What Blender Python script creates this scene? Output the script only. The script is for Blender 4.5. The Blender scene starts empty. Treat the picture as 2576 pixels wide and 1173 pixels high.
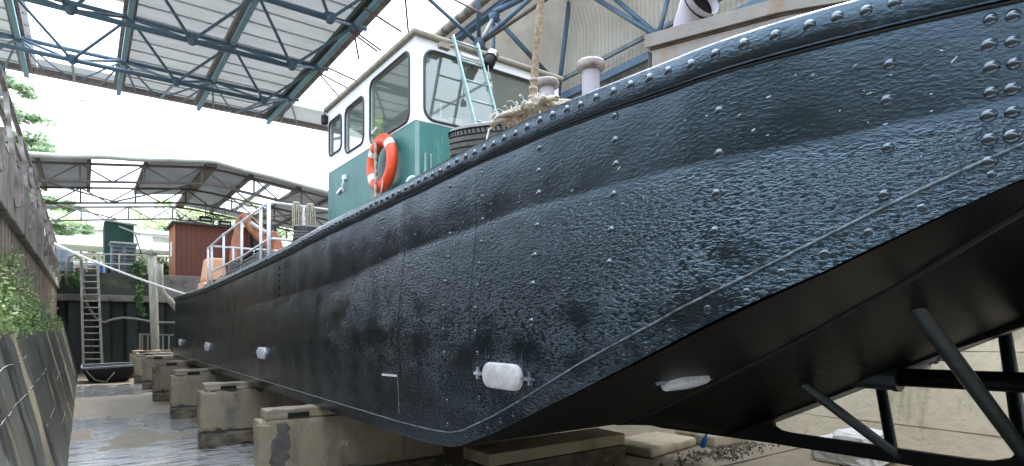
import bpy, math, random
from mathutils import Vector, Matrix, noise
from mathutils.geometry import tessellate_polygon
R = math.radians
rnd = random.Random(7)
sc = bpy.context.scene
COL = sc.collection

# ------------------------------------------------------------------ camera, sky, sun, exposure
CAMH = 1.6
cam_d = bpy.data.cameras.new('camera'); cam = bpy.data.objects.new('camera', cam_d); COL.objects.link(cam)
cam_d.sensor_width = 36; cam_d.lens = 36*1471.7/2576; cam_d.shift_y = (820-586.5)/2576
cam_d.clip_start = 0.05; cam_d.clip_end = 2000
cam.location = (0, 0, CAMH); cam.rotation_euler = (R(90), 0, -R(36.2))
sc.camera = cam
w = bpy.data.worlds.new('World'); sc.world = w; w.use_nodes = True
wn, wl = w.node_tree.nodes, w.node_tree.links
bg = wn['Background']
sky = wn.new('ShaderNodeTexSky'); sky.sky_type = 'NISHITA'; sky.sun_disc = False
SUN_EL, SUN_AZ = 58, 60          # degrees; azimuth clockwise from +Y
sky.sun_elevation = R(SUN_EL); sky.sun_rotation = R(SUN_AZ)
sky.air_density = 1.0; sky.dust_density = 4.0; sky.ozone_density = 1.0
hs = wn.new('ShaderNodeHueSaturation'); hs.inputs['Saturation'].default_value = 0.22; hs.inputs['Value'].default_value = 1.0
tx = wn.new('ShaderNodeTexCoord'); sx = wn.new('ShaderNodeSeparateXYZ'); wl.new(tx.outputs['Generated'], sx.inputs[0])
mxs = wn.new('ShaderNodeMix'); mxs.data_type = 'RGBA'; mxs.inputs[0].default_value = .6
mxs.inputs[7].default_value = (6.5, 7.45, 8.7, 1)     # even cloud layer
wl.new(sky.outputs[0], hs.inputs['Color']); wl.new(hs.outputs[0], mxs.inputs[6]); 
grad = wn.new('ShaderNodeMapRange'); grad.inputs[1].default_value = 0; grad.inputs[2].default_value = .95; grad.inputs[3].default_value = .62; grad.inputs[4].default_value = 2.3
wl.new(sx.outputs[2], grad.inputs[0])               # overcast sky: brightest overhead
gm_ = wn.new('ShaderNodeVectorMath'); gm_.operation = 'SCALE'; wl.new(mxs.outputs[2], gm_.inputs[0]); wl.new(grad.outputs[0], gm_.inputs['Scale']); wl.new(gm_.outputs[0], bg.inputs['Color'])
bg.inputs['Strength'].default_value = 0.12
sd = bpy.data.lights.new('sun', 'SUN'); sd.energy = 1.5; sd.angle = R(20); sd.color = (1, .97, .92)
sun = bpy.data.objects.new('sun', sd); COL.objects.link(sun)
dv = Vector((math.sin(R(SUN_AZ))*math.cos(R(SUN_EL)), math.cos(R(SUN_AZ))*math.cos(R(SUN_EL)), math.sin(R(SUN_EL))))
sun.rotation_euler = dv.to_track_quat('Z', 'Y').to_euler(); sun.location = (20, 10, 30)
sc.view_settings.view_transform = 'Standard'; sc.view_settings.look = 'None'
sc.view_settings.gamma = 1; sc.view_settings.exposure = 1.88
sc.cycles.max_bounces = 8; sc.cycles.diffuse_bounces = 4; sc.cycles.glossy_bounces = 4
sc.cycles.transparent_max_bounces = 12; sc.cycles.use_denoising = True
sc.cycles.sample_clamp_indirect = 6

# ------------------------------------------------------------------ helpers
def at(x, y, X=None, Y=None, Z=None):
    u = (x-1288)/1471.7
    a, b, c = .5906+.807*u, .807-.5906*u, (820-y)/1471.7
    t = X/a if X is not None else Y/b if Y is not None else (Z-CAMH)/c
    return Vector((a*t, b*t, CAMH+c*t))

def lerp(tab, x):
    if x <= tab[0][0]: return tab[0][1]
    for (a, b), (c, d) in zip(tab, tab[1:]):
        if x <= c: return b+(d-b)*(x-a)/(c-a)
    return tab[-1][1]

class MB:
    def __init__(s): s.v = []; s.f = []; s.m = []; s.cur = 0; s.at = None
    def add(s, vs, fs):
        n = len(s.v); s.v += [tuple(p) for p in vs]
        for f in fs: s.f.append([i+n for i in f]); s.m.append(s.cur)
        return s
    def box(s, x0, x1, y0, y1, z0, z1, M=None, ch=0.0):
        vs = [Vector((x, y, z)) for z in (z0, z1) for y in (y0, y1) for x in (x0, x1)]
        if M is not None: vs = [M @ p for p in vs]
        return s.add(vs, [(0,2,3,1),(4,5,7,6),(0,1,5,4),(2,6,7,3),(0,4,6,2),(1,3,7,5)])
    def tube(s, pts, r, n=8, cap=True, r1=None):
        pts = [Vector(p) for p in pts]; vs = []; N = len(pts); up = None
        for i, p in enumerate(pts):
            d = (pts[min(i+1, N-1)]-pts[max(i-1, 0)]).normalized()
            if up is None:
                up = Vector((0,0,1)) if abs(d.z) < .9 else Vector((1,0,0))
            e = d.cross(up)
            if e.length < 1e-6: e = d.orthogonal()
            e.normalize(); up = e.cross(d).normalized()
            rr = r if r1 is None else r+(r1-r)*i/(N-1)
            for k in range(n):
                a = 2*math.pi*(k+.5)/n
                vs.append(p+(e*math.cos(a)+up*math.sin(a))*rr)
        fs = [(i*n+k, i*n+(k+1)%n, (i+1)*n+(k+1)%n, (i+1)*n+k) for i in range(N-1) for k in range(n)]
        if cap: fs += [tuple(reversed(range(n))), tuple((N-1)*n+k for k in range(n))]
        return s.add(vs, fs)
    def beam(s, p0, p1, wd, ht):            # rectangular bar, ht measured along the world's up
        p0, p1 = Vector(p0), Vector(p1); d = (p1-p0).normalized()
        up = Vector((0,0,1)) if abs(d.z) < .95 else Vector((0,1,0))
        e = d.cross(up).normalized()*wd/2; u = e.cross(d).normalized()*ht/2
        vs = [p+a*e+b*u for p in (p0, p1) for a, b in ((-1,-1),(1,-1),(1,1),(-1,1))]
        return s.add(vs, [(0,1,2,3),(7,6,5,4),(0,4,5,1),(1,5,6,2),(2,6,7,3),(3,7,4,0)])
    def lathe(s, prof, n=24, M=None):       # prof: (r, z)
        vs = [Vector((r*math.cos(2*math.pi*k/n), r*math.sin(2*math.pi*k/n), z)) for r, z in prof for k in range(n)]
        if M is not None: vs = [M @ p for p in vs]
        fs = [(i*n+k, i*n+(k+1)%n, (i+1)*n+(k+1)%n, (i+1)*n+k) for i in range(len(prof)-1) for k in range(n)]
        return s.add(vs, fs)
    def dome(s, c, nrm, r, h, n=10, k=3):   # rivet head
        nrm = Vector(nrm).normalized(); e = nrm.orthogonal().normalized(); g = nrm.cross(e); c = Vector(c)
        vs = []; 
        for j in range(k):
            a = math.pi/2*j/k
            for i in range(n):
                b = 2*math.pi*i/n; q = e*math.cos(b)+g*math.sin(b)
                vs.append(c+q*r*math.cos(a)+nrm*h*math.sin(a))
        vs.append(c+nrm*h)
        fs = [(j*n+i, j*n+(i+1)%n, (j+1)*n+(i+1)%n, (j+1)*n+i) for j in range(k-1) for i in range(n)]
        fs += [((k-1)*n+i, (k-1)*n+(i+1)%n, k*n) for i in range(n)]
        return s.add(vs, fs)
    def build(s, name, mats, parent=None, smooth=False, bevel=0, auto=None):
        me = bpy.data.meshes.new(name); me.from_pydata(s.v, [], s.f)
        mats = mats if isinstance(mats, (list, tuple)) else [mats]
        for m in mats: me.materials.append(m)
        if len(mats) > 1: me.polygons.foreach_set('material_index', s.m)
        if smooth: me.polygons.foreach_set('use_smooth', [True]*len(me.polygons))
        me.update()
        o = bpy.data.objects.new(name, me); COL.objects.link(o)
        if parent is not None: o.parent = parent; o.matrix_parent_inverse = Matrix.Translation(-parent.location)
        if bevel:
            b = o.modifiers.new('bevel', 'BEVEL'); b.width = bevel; b.segments = 2; b.limit_method = 'ANGLE'
        return o

def prism(mb, outer, holes, o, u, v, n, th):
    """flat plate with holes: outer/holes are 2-D loops mapped to o + a*u + b*v, extruded along n by th"""
    o, u, v, n = map(Vector, (o, u, v, n))
    loops = [outer]+holes
    flat = [p for l in loops for p in l]
    tris = tessellate_polygon([[Vector((a, b, 0)) for a, b in l] for l in loops])
    P = [o+u*a+v*b for a, b in flat]; K = len(P)
    fs = []
    nn = u.cross(v)
    for t in tris:
        a, b, c = (P[i] for i in t); 
        if (b-a).cross(c-a).length < 1e-10: continue
        t = tuple(t) if (b-a).cross(c-a).dot(n) < 0 else tuple(reversed(t))
        fs += [t, tuple(i+K for i in reversed(t))]
    s = 0
    for l in loops:
        k = len(l)
        for i in range(k): fs.append((s+i, s+(i+1) % k, s+(i+1) % k+K, s+i+K))
        s += k
    mb.add(P+[p+n*th for p in P], fs)

def rrect(a0, a1, b0, b1, r, n=5):
    out = []
    for cx, cy, s in ((a1-r, b1-r, 0), (a0+r, b1-r, 90), (a0+r, b0+r, 180), (a1-r, b0+r, 270)):
        for i in range(n+1):
            t = R(s+90*i/n); out.append((cx+r*math.cos(t), cy+r*math.sin(t)))
    return out

def tag(o, label=None, cat=None, group=None, kind=None):
    for k, v in (('label', label), ('category', cat), ('group', group), ('kind', kind)):
        if v: o[k] = v
    return o
def thing(name, label, cat, loc=(0,0,0), group=None):
    o = bpy.data.objects.new(name, None); COL.objects.link(o); o.location = loc; o.empty_display_size = .1
    return tag(o, label, cat, group)
def text_mesh(name, body, size, extrude, m, loc, rot, parent, shear=0):
    cu = bpy.data.curves.new(name, 'FONT'); cu.body = body; cu.size = size; cu.extrude = extrude; cu.align_x = 'CENTER'; cu.shear = shear
    t = bpy.data.objects.new(name+'_curve', cu); COL.objects.link(t); bpy.context.view_layer.update()
    me = bpy.data.meshes.new_from_object(t.evaluated_get(bpy.context.evaluated_depsgraph_get())); bpy.data.objects.remove(t)
    me.materials.clear(); me.materials.append(m); o = bpy.data.objects.new(name, me); COL.objects.link(o); o.location = loc; o.rotation_euler = rot
    o.parent = parent; o.matrix_parent_inverse = Matrix.Translation(-parent.location); return o
def dup(root, delta, label=None, rz=None):
    r = root.copy(); COL.objects.link(r); r.location = Vector(root.location)+Vector(delta)
    if rz is not None: r.rotation_euler.z = rz
    if label: r['label'] = label
    for ch in root.children:
        c = ch.copy(); COL.objects.link(c); c.parent = r
        for g in ch.children:
            d = g.copy(); COL.objects.link(d); d.parent = c
    return r

# ------------------------------------------------------------------ materials
def mat(name, c1, c2=None, rough=.6, scale=4, detail=5, stretch=(1,1,1), bump=0, bscale=30, bdist=.01, metal=0,
        c3=None, s3=1.0, t3=(.5,.62), st3=(1,1,1), rough2=None, spec=.5, coat=0, transl=0, lo=.35, hi=.65):
    m = bpy.data.materials.new(name); m.use_nodes = True; nt = m.node_tree; N, L = nt.nodes, nt.links
    b = N['Principled BSDF']; b.inputs['Roughness'].default_value = rough; b.inputs['Metallic'].default_value = metal
    b.inputs['Specular IOR Level'].default_value = spec; b.inputs['Coat Weight'].default_value = coat
    tc = N.new('ShaderNodeTexCoord')
    def noise_n(sc_, st, det=5):
        mp = N.new('ShaderNodeMapping'); mp.inputs['Scale'].default_value = st; L.new(tc.outputs['Object'], mp.inputs[0])
        n = N.new('ShaderNodeTexNoise'); n.inputs['Scale'].default_value = sc_; n.inputs['Detail'].default_value = det
        n.inputs['Roughness'].default_value = .6; L.new(mp.outputs[0], n.inputs[0]); return n
    def ramp(src, a, b_):
        r = N.new('ShaderNodeMapRange'); r.inputs[1].default_value = a; r.inputs[2].default_value = b_; L.new(src, r.inputs[0]); return r.outputs[0]
    def mix(f, A, B):
        x = N.new('ShaderNodeMix'); x.data_type = 'RGBA'; L.new(f, x.inputs[0])
        for i, s in ((6, A), (7, B)):
            if isinstance(s, tuple): x.inputs[i].default_value = (*s, 1)
            else: L.new(s, x.inputs[i])
        return x.outputs[2]
    col = None
    if c2 is None: c2 = tuple(x*.75 for x in c1)
    n1 = noise_n(scale, stretch, detail); f1 = ramp(n1.outputs[0], lo, hi); col = mix(f1, c1, c2)
    if c3 is not None:
        n3 = noise_n(s3, st3, 6); f3 = ramp(n3.outputs[0], *t3); col = mix(f3, col, c3)
        if rough2 is not None:
            rr = N.new('ShaderNodeMapRange'); rr.inputs[3].default_value = rough; rr.inputs[4].default_value = rough2
            L.new(f3, rr.inputs[0]); L.new(rr.outputs[0], b.inputs['Roughness'])
    L.new(col, b.inputs['Base Color'])
    if bump:
        nb = noise_n(bscale, stretch if bscale < 12 else (1,1,1), 6); bp = N.new('ShaderNodeBump')
        bp.inputs['Strength'].default_value = bump; bp.inputs['Distance'].default_value = bdist
        L.new(nb.outputs[0], bp.inputs['Height']); L.new(bp.outputs[0], b.inputs['Normal'])
    if transl:
        t = N.new('ShaderNodeBsdfTranslucent'); L.new(col, t.inputs[0]); ms = N.new('ShaderNodeMixShader'); ms.inputs[0].default_value = transl
        L.new(b.outputs[0], ms.inputs[1]); L.new(t.outputs[0], ms.inputs[2]); L.new(ms.outputs[0], N['Material Output'].inputs[0])
    return m

def hull_material():
    m = bpy.data.materials.new('bitumen_hull'); m.use_nodes = True; nt = m.node_tree; N, L = nt.nodes, nt.links
    b = N['Principled BSDF']; tc = N.new('ShaderNodeTexCoord')
    def nz(s, st=(1,1,1), det=5, rg=.6):
        mp = N.new('ShaderNodeMapping'); mp.inputs['Scale'].default_value = st; L.new(tc.outputs['Object'], mp.inputs[0])
        n = N.new('ShaderNodeTexNoise'); n.inputs['Scale'].default_value = s; n.inputs['Detail'].default_value = det; n.inputs['Roughness'].default_value = rg
        L.new(mp.outputs[0], n.inputs[0]); return n.outputs[0]
    def mr(src, a, c, d=0, e=1):
        r = N.new('ShaderNodeMapRange'); L.new(src, r.inputs[0])
        for i, v in zip((1,2,3,4), (a,c,d,e)): r.inputs[i].default_value = v
        return r.outputs[0]
    def mth(op, A, B):
        x = N.new('ShaderNodeMath'); x.operation = op
        for i, s in ((0, A), (1, B)):
            if isinstance(s, (int, float)): x.inputs[i].default_value = s
            else: L.new(s, x.inputs[i])
        return x.outputs[0]
    tar = N.new('ShaderNodeAttribute'); tar.attribute_name = 'tar'; T = tar.outputs['Fac']
    cl = nz(2.2, (1,.7,1), 6); st = nz(3, (1, 9, .5), 5)
    film = mth('MULTIPLY', mr(cl, .42, .68), mr(st, .35, .7))
    mx = N.new('ShaderNodeMix'); mx.data_type = 'RGBA'; L.new(film, mx.inputs[0])
    mx.inputs[6].default_value = (.0005, .0020, .0050, 1); mx.inputs[7].default_value = (.0030, .009, .016, 1); L.new(mx.outputs[2], b.inputs['Base Color'])
    ro = mth('ADD', mr(nz(7, det=6), .3, .7, .05, .17), mr(film, 0, 1, 0, .13)); L.new(ro, b.inputs['Roughness'])
    b.inputs['Specular IOR Level'].default_value = 1.0; b.inputs['Specular Tint'].default_value = (.56,.80,1,1); b.inputs['Coat Weight'].default_value = .0; b.inputs['Coat Roughness'].default_value = .12; b.inputs['Coat Tint'].default_value = (.9,.96,1,1)
    # brushed paint everywhere, lumpy tar where the attribute says so
    brush = nz(52, (1, .9, 1.8), 5, .6)
    vo = N.new('ShaderNodeTexVoronoi'); vo.feature = 'SMOOTH_F1'; vo.inputs['Scale'].default_value = 75; vo.inputs['Smoothness'].default_value = .6
    mp = N.new('ShaderNodeMapping'); mp.inputs['Scale'].default_value = (1, .75, 1.5); L.new(tc.outputs['Object'], mp.inputs[0])
    wv = N.new('ShaderNodeMix'); wv.data_type = 'VECTOR'; wv.inputs[0].default_value = .06
    nn = N.new('ShaderNodeTexNoise'); nn.inputs['Scale'].default_value = 14; L.new(tc.outputs['Object'], nn.inputs[0])
    L.new(mp.outputs[0], wv.inputs[4]); L.new(nn.outputs[1], wv.inputs[5]); L.new(wv.outputs[1], vo.inputs[0])
    lump = mth('MULTIPLY', mr(nz(58, (1, .6, 1.6), 3, .55), .45, .72), mr(nz(5, (1,.6,1), 5), .35, .65, .15, 1.25))
    lump2 = mth('ADD', mth('MULTIPLY', lump, 1.0), mth('MULTIPLY', vo.outputs[0], -.35))
    h = mth('ADD', mth('MULTIPLY', mth('MULTIPLY', brush, mr(nz(3.1, (1,.5,1), 4), .35, .65, .3, 1.1)), .62), mth('MULTIPLY', mth('MULTIPLY', lump2, T), 1.6))
    bp = N.new('ShaderNodeBump'); bp.inputs['Strength'].default_value = 1.0; bp.inputs['Distance'].default_value = .0030
    L.new(h, bp.inputs['Height'])
    L.new(bp.outputs[0], b.inputs['Normal'])
    return m

M = {}
M['hull'] = hull_material()
M['rivet'] = mat('rivet_gloss_paint', (.004,.007,.011), (.012,.018,.024), rough=.16, scale=30, spec=1.0, coat=1.0, bump=.15, bscale=90, bdist=.001)
M['rivet'].node_tree.nodes['Principled BSDF'].inputs['Specular Tint'].default_value = (.70,.85,1,1); M['rivet'].node_tree.nodes['Principled BSDF'].inputs['Coat Tint'].default_value = (.8,.92,1,1)
M['under'] = mat('hull_bottom_paint', (.001,.0018,.0035), (.0045,.004,.0035), rough=.33, spec=.10, scale=2.5, bump=.3, bscale=40, bdist=.004)
M['blackgloss'] = mat('black_strut_paint', (.006,.012,.014), (.012,.02,.022), rough=.3, bump=.8, bscale=60, bdist=.006)
M['calcite'] = mat('white_calcite', (.42,.45,.46), (.10,.11,.11), rough=.8, scale=7)
M['weld'] = mat('weld_line', (.03,.045,.06), (.20,.24,.27), rough=.32, scale=30, bump=1, bscale=70, bdist=.006)
M['drip'] = mat('chalky_drip', (.05,.055,.055), (.012,.016,.02), rough=.4, scale=40, stretch=(1,3,.4))
M['zinc'] = mat('anode_zinc', (.58,.58,.585), (.40,.41,.42), rough=.6, scale=18, bump=.9, bscale=50, bdist=.004)
M['gunw'] = mat('gunwale_edge', (.42,.45,.49), (.05,.07,.09), rough=.35, scale=9, bump=.4, bscale=30, bdist=.004)
M['deck'] = mat('deck_steel', (.10,.11,.11), (.2,.14,.1), rough=.6, scale=5)
M['green'] = mat('teal_green_paint', (.024,.135,.122), (.042,.185,.168), rough=.42, scale=2.2, stretch=(1,1,.5), c3=(.16,.33,.30), s3=5, t3=(.62,.8), st3=(2,2,.35), bump=.15, bscale=20, bdist=.004)
M['palegreen'] = mat('pale_green_paint', (.24,.36,.36), (.17,.29,.28), rough=.5, scale=12, c3=(.35,.4,.35), s3=20, t3=(.6,.75))
M['white'] = mat('white_paint', (.80,.81,.83), (.72,.73,.76), rough=.45, scale=3, c3=(.6,.58,.52), s3=6, t3=(.68,.85), st3=(2,2,.4))
M['roofedge'] = mat('weathered_roof_edge', (.20,.175,.15), (.30,.28,.21), rough=.8, scale=14, stretch=(1,1,2), bump=.4, bscale=40)
M['rubbergasket'] = mat('window_gasket', (.04,.04,.045), rough=.5)
M['rust'] = mat('rusty_grey_steel', (.30,.28,.255), (.22,.215,.21), rough=.7, scale=3, c3=(.30,.17,.09), s3=3.5, t3=(.56,.75), st3=(2.5,2.5,.6), bump=.4, bscale=25)
M['rustdark'] = mat('dark_rust', (.05,.035,.03), (.11,.075,.06), rough=.85, scale=10)
M['tyre'] = mat('old_tyre_rubber', (.085,.088,.085), (.14,.145,.14), rough=.75, scale=8, bump=.3, bscale=40, bdist=.003)
M['tyredk'] = mat('tyre_groove', (.006,.006,.006), rough=.95, spec=.05)
M['rope'] = mat('pale_hemp_rope', (.48,.44,.36), (.30,.26,.20), rough=.9, scale=30, bump=.6, bscale=80)
M['ropebrown'] = mat('brown_hemp_rope', (.24,.17,.11), (.40,.33,.25), rough=.9, scale=40, bump=.6, bscale=80)
M['ropewhite'] = mat('white_nylon_rope', (.75,.74,.70), (.6,.58,.54), rough=.7, scale=20)
M['orange'] = mat('lifebuoy_orange', (.78,.075,.018), (.68,.06,.015), rough=.4, scale=4, c3=(.85,.25,.12), s3=7, t3=(.62,.8))
M['reflect'] = mat('reflective_tape', (.75,.76,.76), (.6,.6,.6), rough=.4, scale=12)
M['galv'] = mat('white_tube_rail', (.74,.76,.80), (.62,.64,.68), rough=.4, scale=15)
M['oldrail'] = mat('weathered_handrail', (.30,.26,.24), (.15,.12,.11), rough=.5, scale=6, c3=(.55,.55,.55), s3=4, t3=(.55,.75))
M['bollard'] = mat('bollard_grey_paint', (.42,.41,.45), (.34,.33,.37), rough=.5, scale=5, stretch=(3,3,.5), c3=(.25,.18,.15), s3=8, t3=(.62,.75), st3=(2,2,.4))
M['bollardcap'] = mat('worn_bollard_cap', (.45,.42,.40), (.12,.10,.09), rough=.7, scale=9, bump=.4, bscale=30)
M['digger'] = mat('excavator_orange', (.60,.29,.18), (.50,.20,.12), rough=.55, scale=5, c3=(.16,.09,.06), s3=4, t3=(.5,.7), st3=(1,1,.5))
M['cowl'] = mat('faded_orange_cover', (.80,.44,.25), (.75,.38,.20), rough=.5, scale=3, c3=(.75,.48,.3), s3=4, t3=(.55,.8))
M['dark'] = mat('dark_steel', (.03,.033,.036), (.05,.05,.05), rough=.6)
M['black'] = mat('black_plastic', (.008,.009,.010), rough=.55, spec=.3)
M['chrome'] = mat('lamp_chrome', (.5,.52,.5), (.3,.32,.3), rough=.25, metal=.8)
M['hivis'] = mat('hi_vis_yellow', (.62,.85,.12), (.5,.7,.08), rough=.8, scale=12)
M['navy'] = mat('navy_cloth', (.03,.04,.12), rough=.9)
M['red'] = mat('red_plastic', (.65,.05,.04), rough=.4)
M['interior'] = mat('cabin_lining', (.30,.31,.29), (.22,.23,.21), rough=.8, scale=3)
M['blue'] = mat('roof_truss_blue', (.085,.15,.23), (.06,.11,.17), rough=.5, scale=7, c3=(.13,.07,.07), s3=5, t3=(.6,.75))
M['bluelt'] = mat('light_blue_beam', (.20,.36,.46), (.14,.28,.38), rough=.5, scale=6)
M['bluegap'] = mat('rusty_purlin', (.24,.13,.13), (.16,.10,.12), rough=.7, scale=6)
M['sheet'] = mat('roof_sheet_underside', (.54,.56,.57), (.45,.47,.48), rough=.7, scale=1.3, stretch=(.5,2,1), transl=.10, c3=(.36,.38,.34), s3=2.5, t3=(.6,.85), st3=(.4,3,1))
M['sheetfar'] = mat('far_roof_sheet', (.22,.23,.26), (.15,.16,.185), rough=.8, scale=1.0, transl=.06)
M['gutter'] = mat('gutter_brown', (.19,.15,.15), (.28,.24,.24), rough=.7, scale=5, stretch=(2,1,1))
M['gutterlt'] = mat('grey_lap_strip', (.44,.45,.45), (.5,.51,.51), rough=.7, scale=6)
M['clad'] = mat('beige_corrugated', (.31,.30,.275), (.25,.24,.215), rough=.6, scale=1.5, c3=(.40,.37,.30), s3=1.2, t3=(.55,.85), st3=(1,.5,2), transl=.15)
M['farsteel'] = mat('far_truss_steel', (.065,.06,.06), (.11,.08,.075), rough=.7, scale=5)
M['concrete'] = mat('old_cope_concrete', (.30,.28,.23), (.19,.18,.15), rough=.9, scale=2.5, c3=(.07,.07,.06), s3=2.2, t3=(.5,.68), st3=(1,2,.7), bump=.6, bscale=14, bdist=.02)
M['block'] = mat('block_concrete', (.30,.25,.175), (.23,.195,.14), rough=.8, scale=2.3, c3=(.09,.085,.075), s3=2.6, t3=(.50,.74), st3=(1.5,1.5,.55), bump=.9, bscale=24, bdist=.012)
M['blockwet'] = mat('wet_block_foot', (.19,.16,.105), (.05,.045,.035), rough=.5, scale=6, stretch=(1,1,1.6), bump=.5, bscale=30, bdist=.01)
M['timber'] = mat('pale_wet_timber', (.36,.31,.235), (.25,.21,.15), rough=.75, scale=5, stretch=(.5,8,8), c3=(.09,.075,.06), s3=6, t3=(.55,.72), st3=(1,3,3), bump=.8, bscale=9, bdist=.02)
M['stain'] = mat('tar_stain', (.05,.05,.052), (.12,.11,.10), rough=.5, scale=12)
M['chalk'] = mat('chalk', (.5,.5,.48), rough=.9)
M['pile'] = mat('rusty_sheet_pile', (.32,.25,.19), (.17,.135,.105), rough=.85, scale=3, stretch=(1,1,.3), c3=(.05,.075,.03), s3=3, t3=(.55,.8), st3=(1,1,.5), bump=.5, bscale=18)
M['piledark'] = mat('dark_sheet_pile', (.035,.045,.042), (.02,.024,.026), rough=.7, scale=2, stretch=(1,1,.3), c3=(.09,.095,.085), s3=3, t3=(.6,.85), st3=(2,1,.4))
M['farwall'] = mat('mossy_quay_wall', (.055,.065,.05), (.03,.035,.03), rough=.9, scale=2, c3=(.10,.12,.07), s3=1.5, t3=(.55,.75))
M['farcope'] = mat('grey_quay_cope', (.22,.21,.19), (.13,.12,.11), rough=.9, scale=2, c3=(.06,.06,.055), s3=2, t3=(.55,.75))
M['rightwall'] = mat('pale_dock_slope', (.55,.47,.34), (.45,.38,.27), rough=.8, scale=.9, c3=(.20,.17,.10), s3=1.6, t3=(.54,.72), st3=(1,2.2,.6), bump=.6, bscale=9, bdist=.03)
M['moss'] = mat('moss', (.10,.19,.03), (.05,.10,.02), rough=.95, scale=14, bump=1, bscale=40, bdist=.02)
M['shed'] = mat('red_brown_boards', (.17,.055,.035), (.12,.04,.028), rough=.7, scale=3, stretch=(6,6,.4))
M['shedsunlit'] = mat('sunlit_boards', (.42,.15,.07), (.36,.12,.06), rough=.7, scale=3, stretch=(6,6,.4))  # brighter copy of the shed boards, sunlight painted into the end wall
M['boxgreen'] = mat('dark_green_box', (.012,.075,.055), (.008,.05,.04), rough=.6, scale=2, c3=(.10,.09,.05), s3=2.5, t3=(.66,.72), st3=(4,1,.4))
M['louvre'] = mat('blue_grey_louvre', (.17,.21,.25), (.10,.13,.16), rough=.6, scale=6)
M['farwhite'] = mat('white_cabin_paint', (.82,.84,.86), (.75,.77,.8), rough=.6, scale=2)
M['farbeige'] = mat('beige_walkway_steel', (.42,.41,.36), (.3,.3,.26), rough=.7, scale=2)
M['pipe'] = mat('grey_weathered_pipe', (.30,.29,.25), (.20,.19,.16), rough=.8, scale=5, stretch=(2,2,.5))
M['hose'] = mat('grey_hose', (.13,.13,.12), (.2,.2,.18), rough=.7, scale=8)
M['bark'] = mat('bark', (.12,.10,.075), (.07,.055,.04), rough=.95, scale=8, stretch=(2,2,.5), bump=.8, bscale=12)
M['soil'] = mat('yard_ground', (.20,.18,.14), (.12,.14,.08), rough=.95, scale=1.2)
M['stone'] = mat('pale_stone', (.72,.70,.66), (.55,.53,.5), rough=.8, scale=5, bump=.4, bscale=12)
M['debris'] = mat('dark_debris', (.09,.075,.055), (.20,.165,.12), rough=.95, scale=10)
M['bluepaint'] = mat('blue_plastic', (.02,.16,.5), rough=.4)
for nm, a, b_ in (('leaf', (.20,.29,.12), (.13,.20,.07)), ('leaflt', (.38,.46,.22), (.26,.36,.13)), ('leafdk', (.06,.13,.04), (.035,.08,.025)), ('conifer', (.30,.40,.27), (.22,.32,.20)), ('palefar', (.50,.56,.36), (.40,.47,.27)), ('greenfar', (.34,.43,.24), (.26,.35,.17))):
    M[nm] = mat(nm+'_green', a, b_, rough=.6, scale=2, transl=(.6 if 'far' in nm or nm == 'conifer' else .4))

def slope_material():
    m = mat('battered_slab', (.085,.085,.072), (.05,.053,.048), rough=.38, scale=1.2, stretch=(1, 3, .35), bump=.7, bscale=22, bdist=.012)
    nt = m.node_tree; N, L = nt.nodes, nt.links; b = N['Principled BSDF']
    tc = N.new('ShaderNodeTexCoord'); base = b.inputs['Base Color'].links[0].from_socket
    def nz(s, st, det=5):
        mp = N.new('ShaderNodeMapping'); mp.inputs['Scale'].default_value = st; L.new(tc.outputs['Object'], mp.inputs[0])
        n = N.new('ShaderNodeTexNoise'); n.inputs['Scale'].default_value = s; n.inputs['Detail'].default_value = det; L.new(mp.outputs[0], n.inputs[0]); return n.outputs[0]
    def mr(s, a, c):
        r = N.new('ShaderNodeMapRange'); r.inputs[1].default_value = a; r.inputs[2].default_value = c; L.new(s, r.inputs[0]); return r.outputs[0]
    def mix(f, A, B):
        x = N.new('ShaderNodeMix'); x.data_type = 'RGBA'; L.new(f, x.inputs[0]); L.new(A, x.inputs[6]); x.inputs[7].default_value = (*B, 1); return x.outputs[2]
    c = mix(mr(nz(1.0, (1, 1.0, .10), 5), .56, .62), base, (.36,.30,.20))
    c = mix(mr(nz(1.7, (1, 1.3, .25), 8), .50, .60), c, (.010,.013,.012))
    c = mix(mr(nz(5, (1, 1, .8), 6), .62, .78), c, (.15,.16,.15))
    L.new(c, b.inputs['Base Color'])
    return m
M['slope'] = slope_material()

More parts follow.
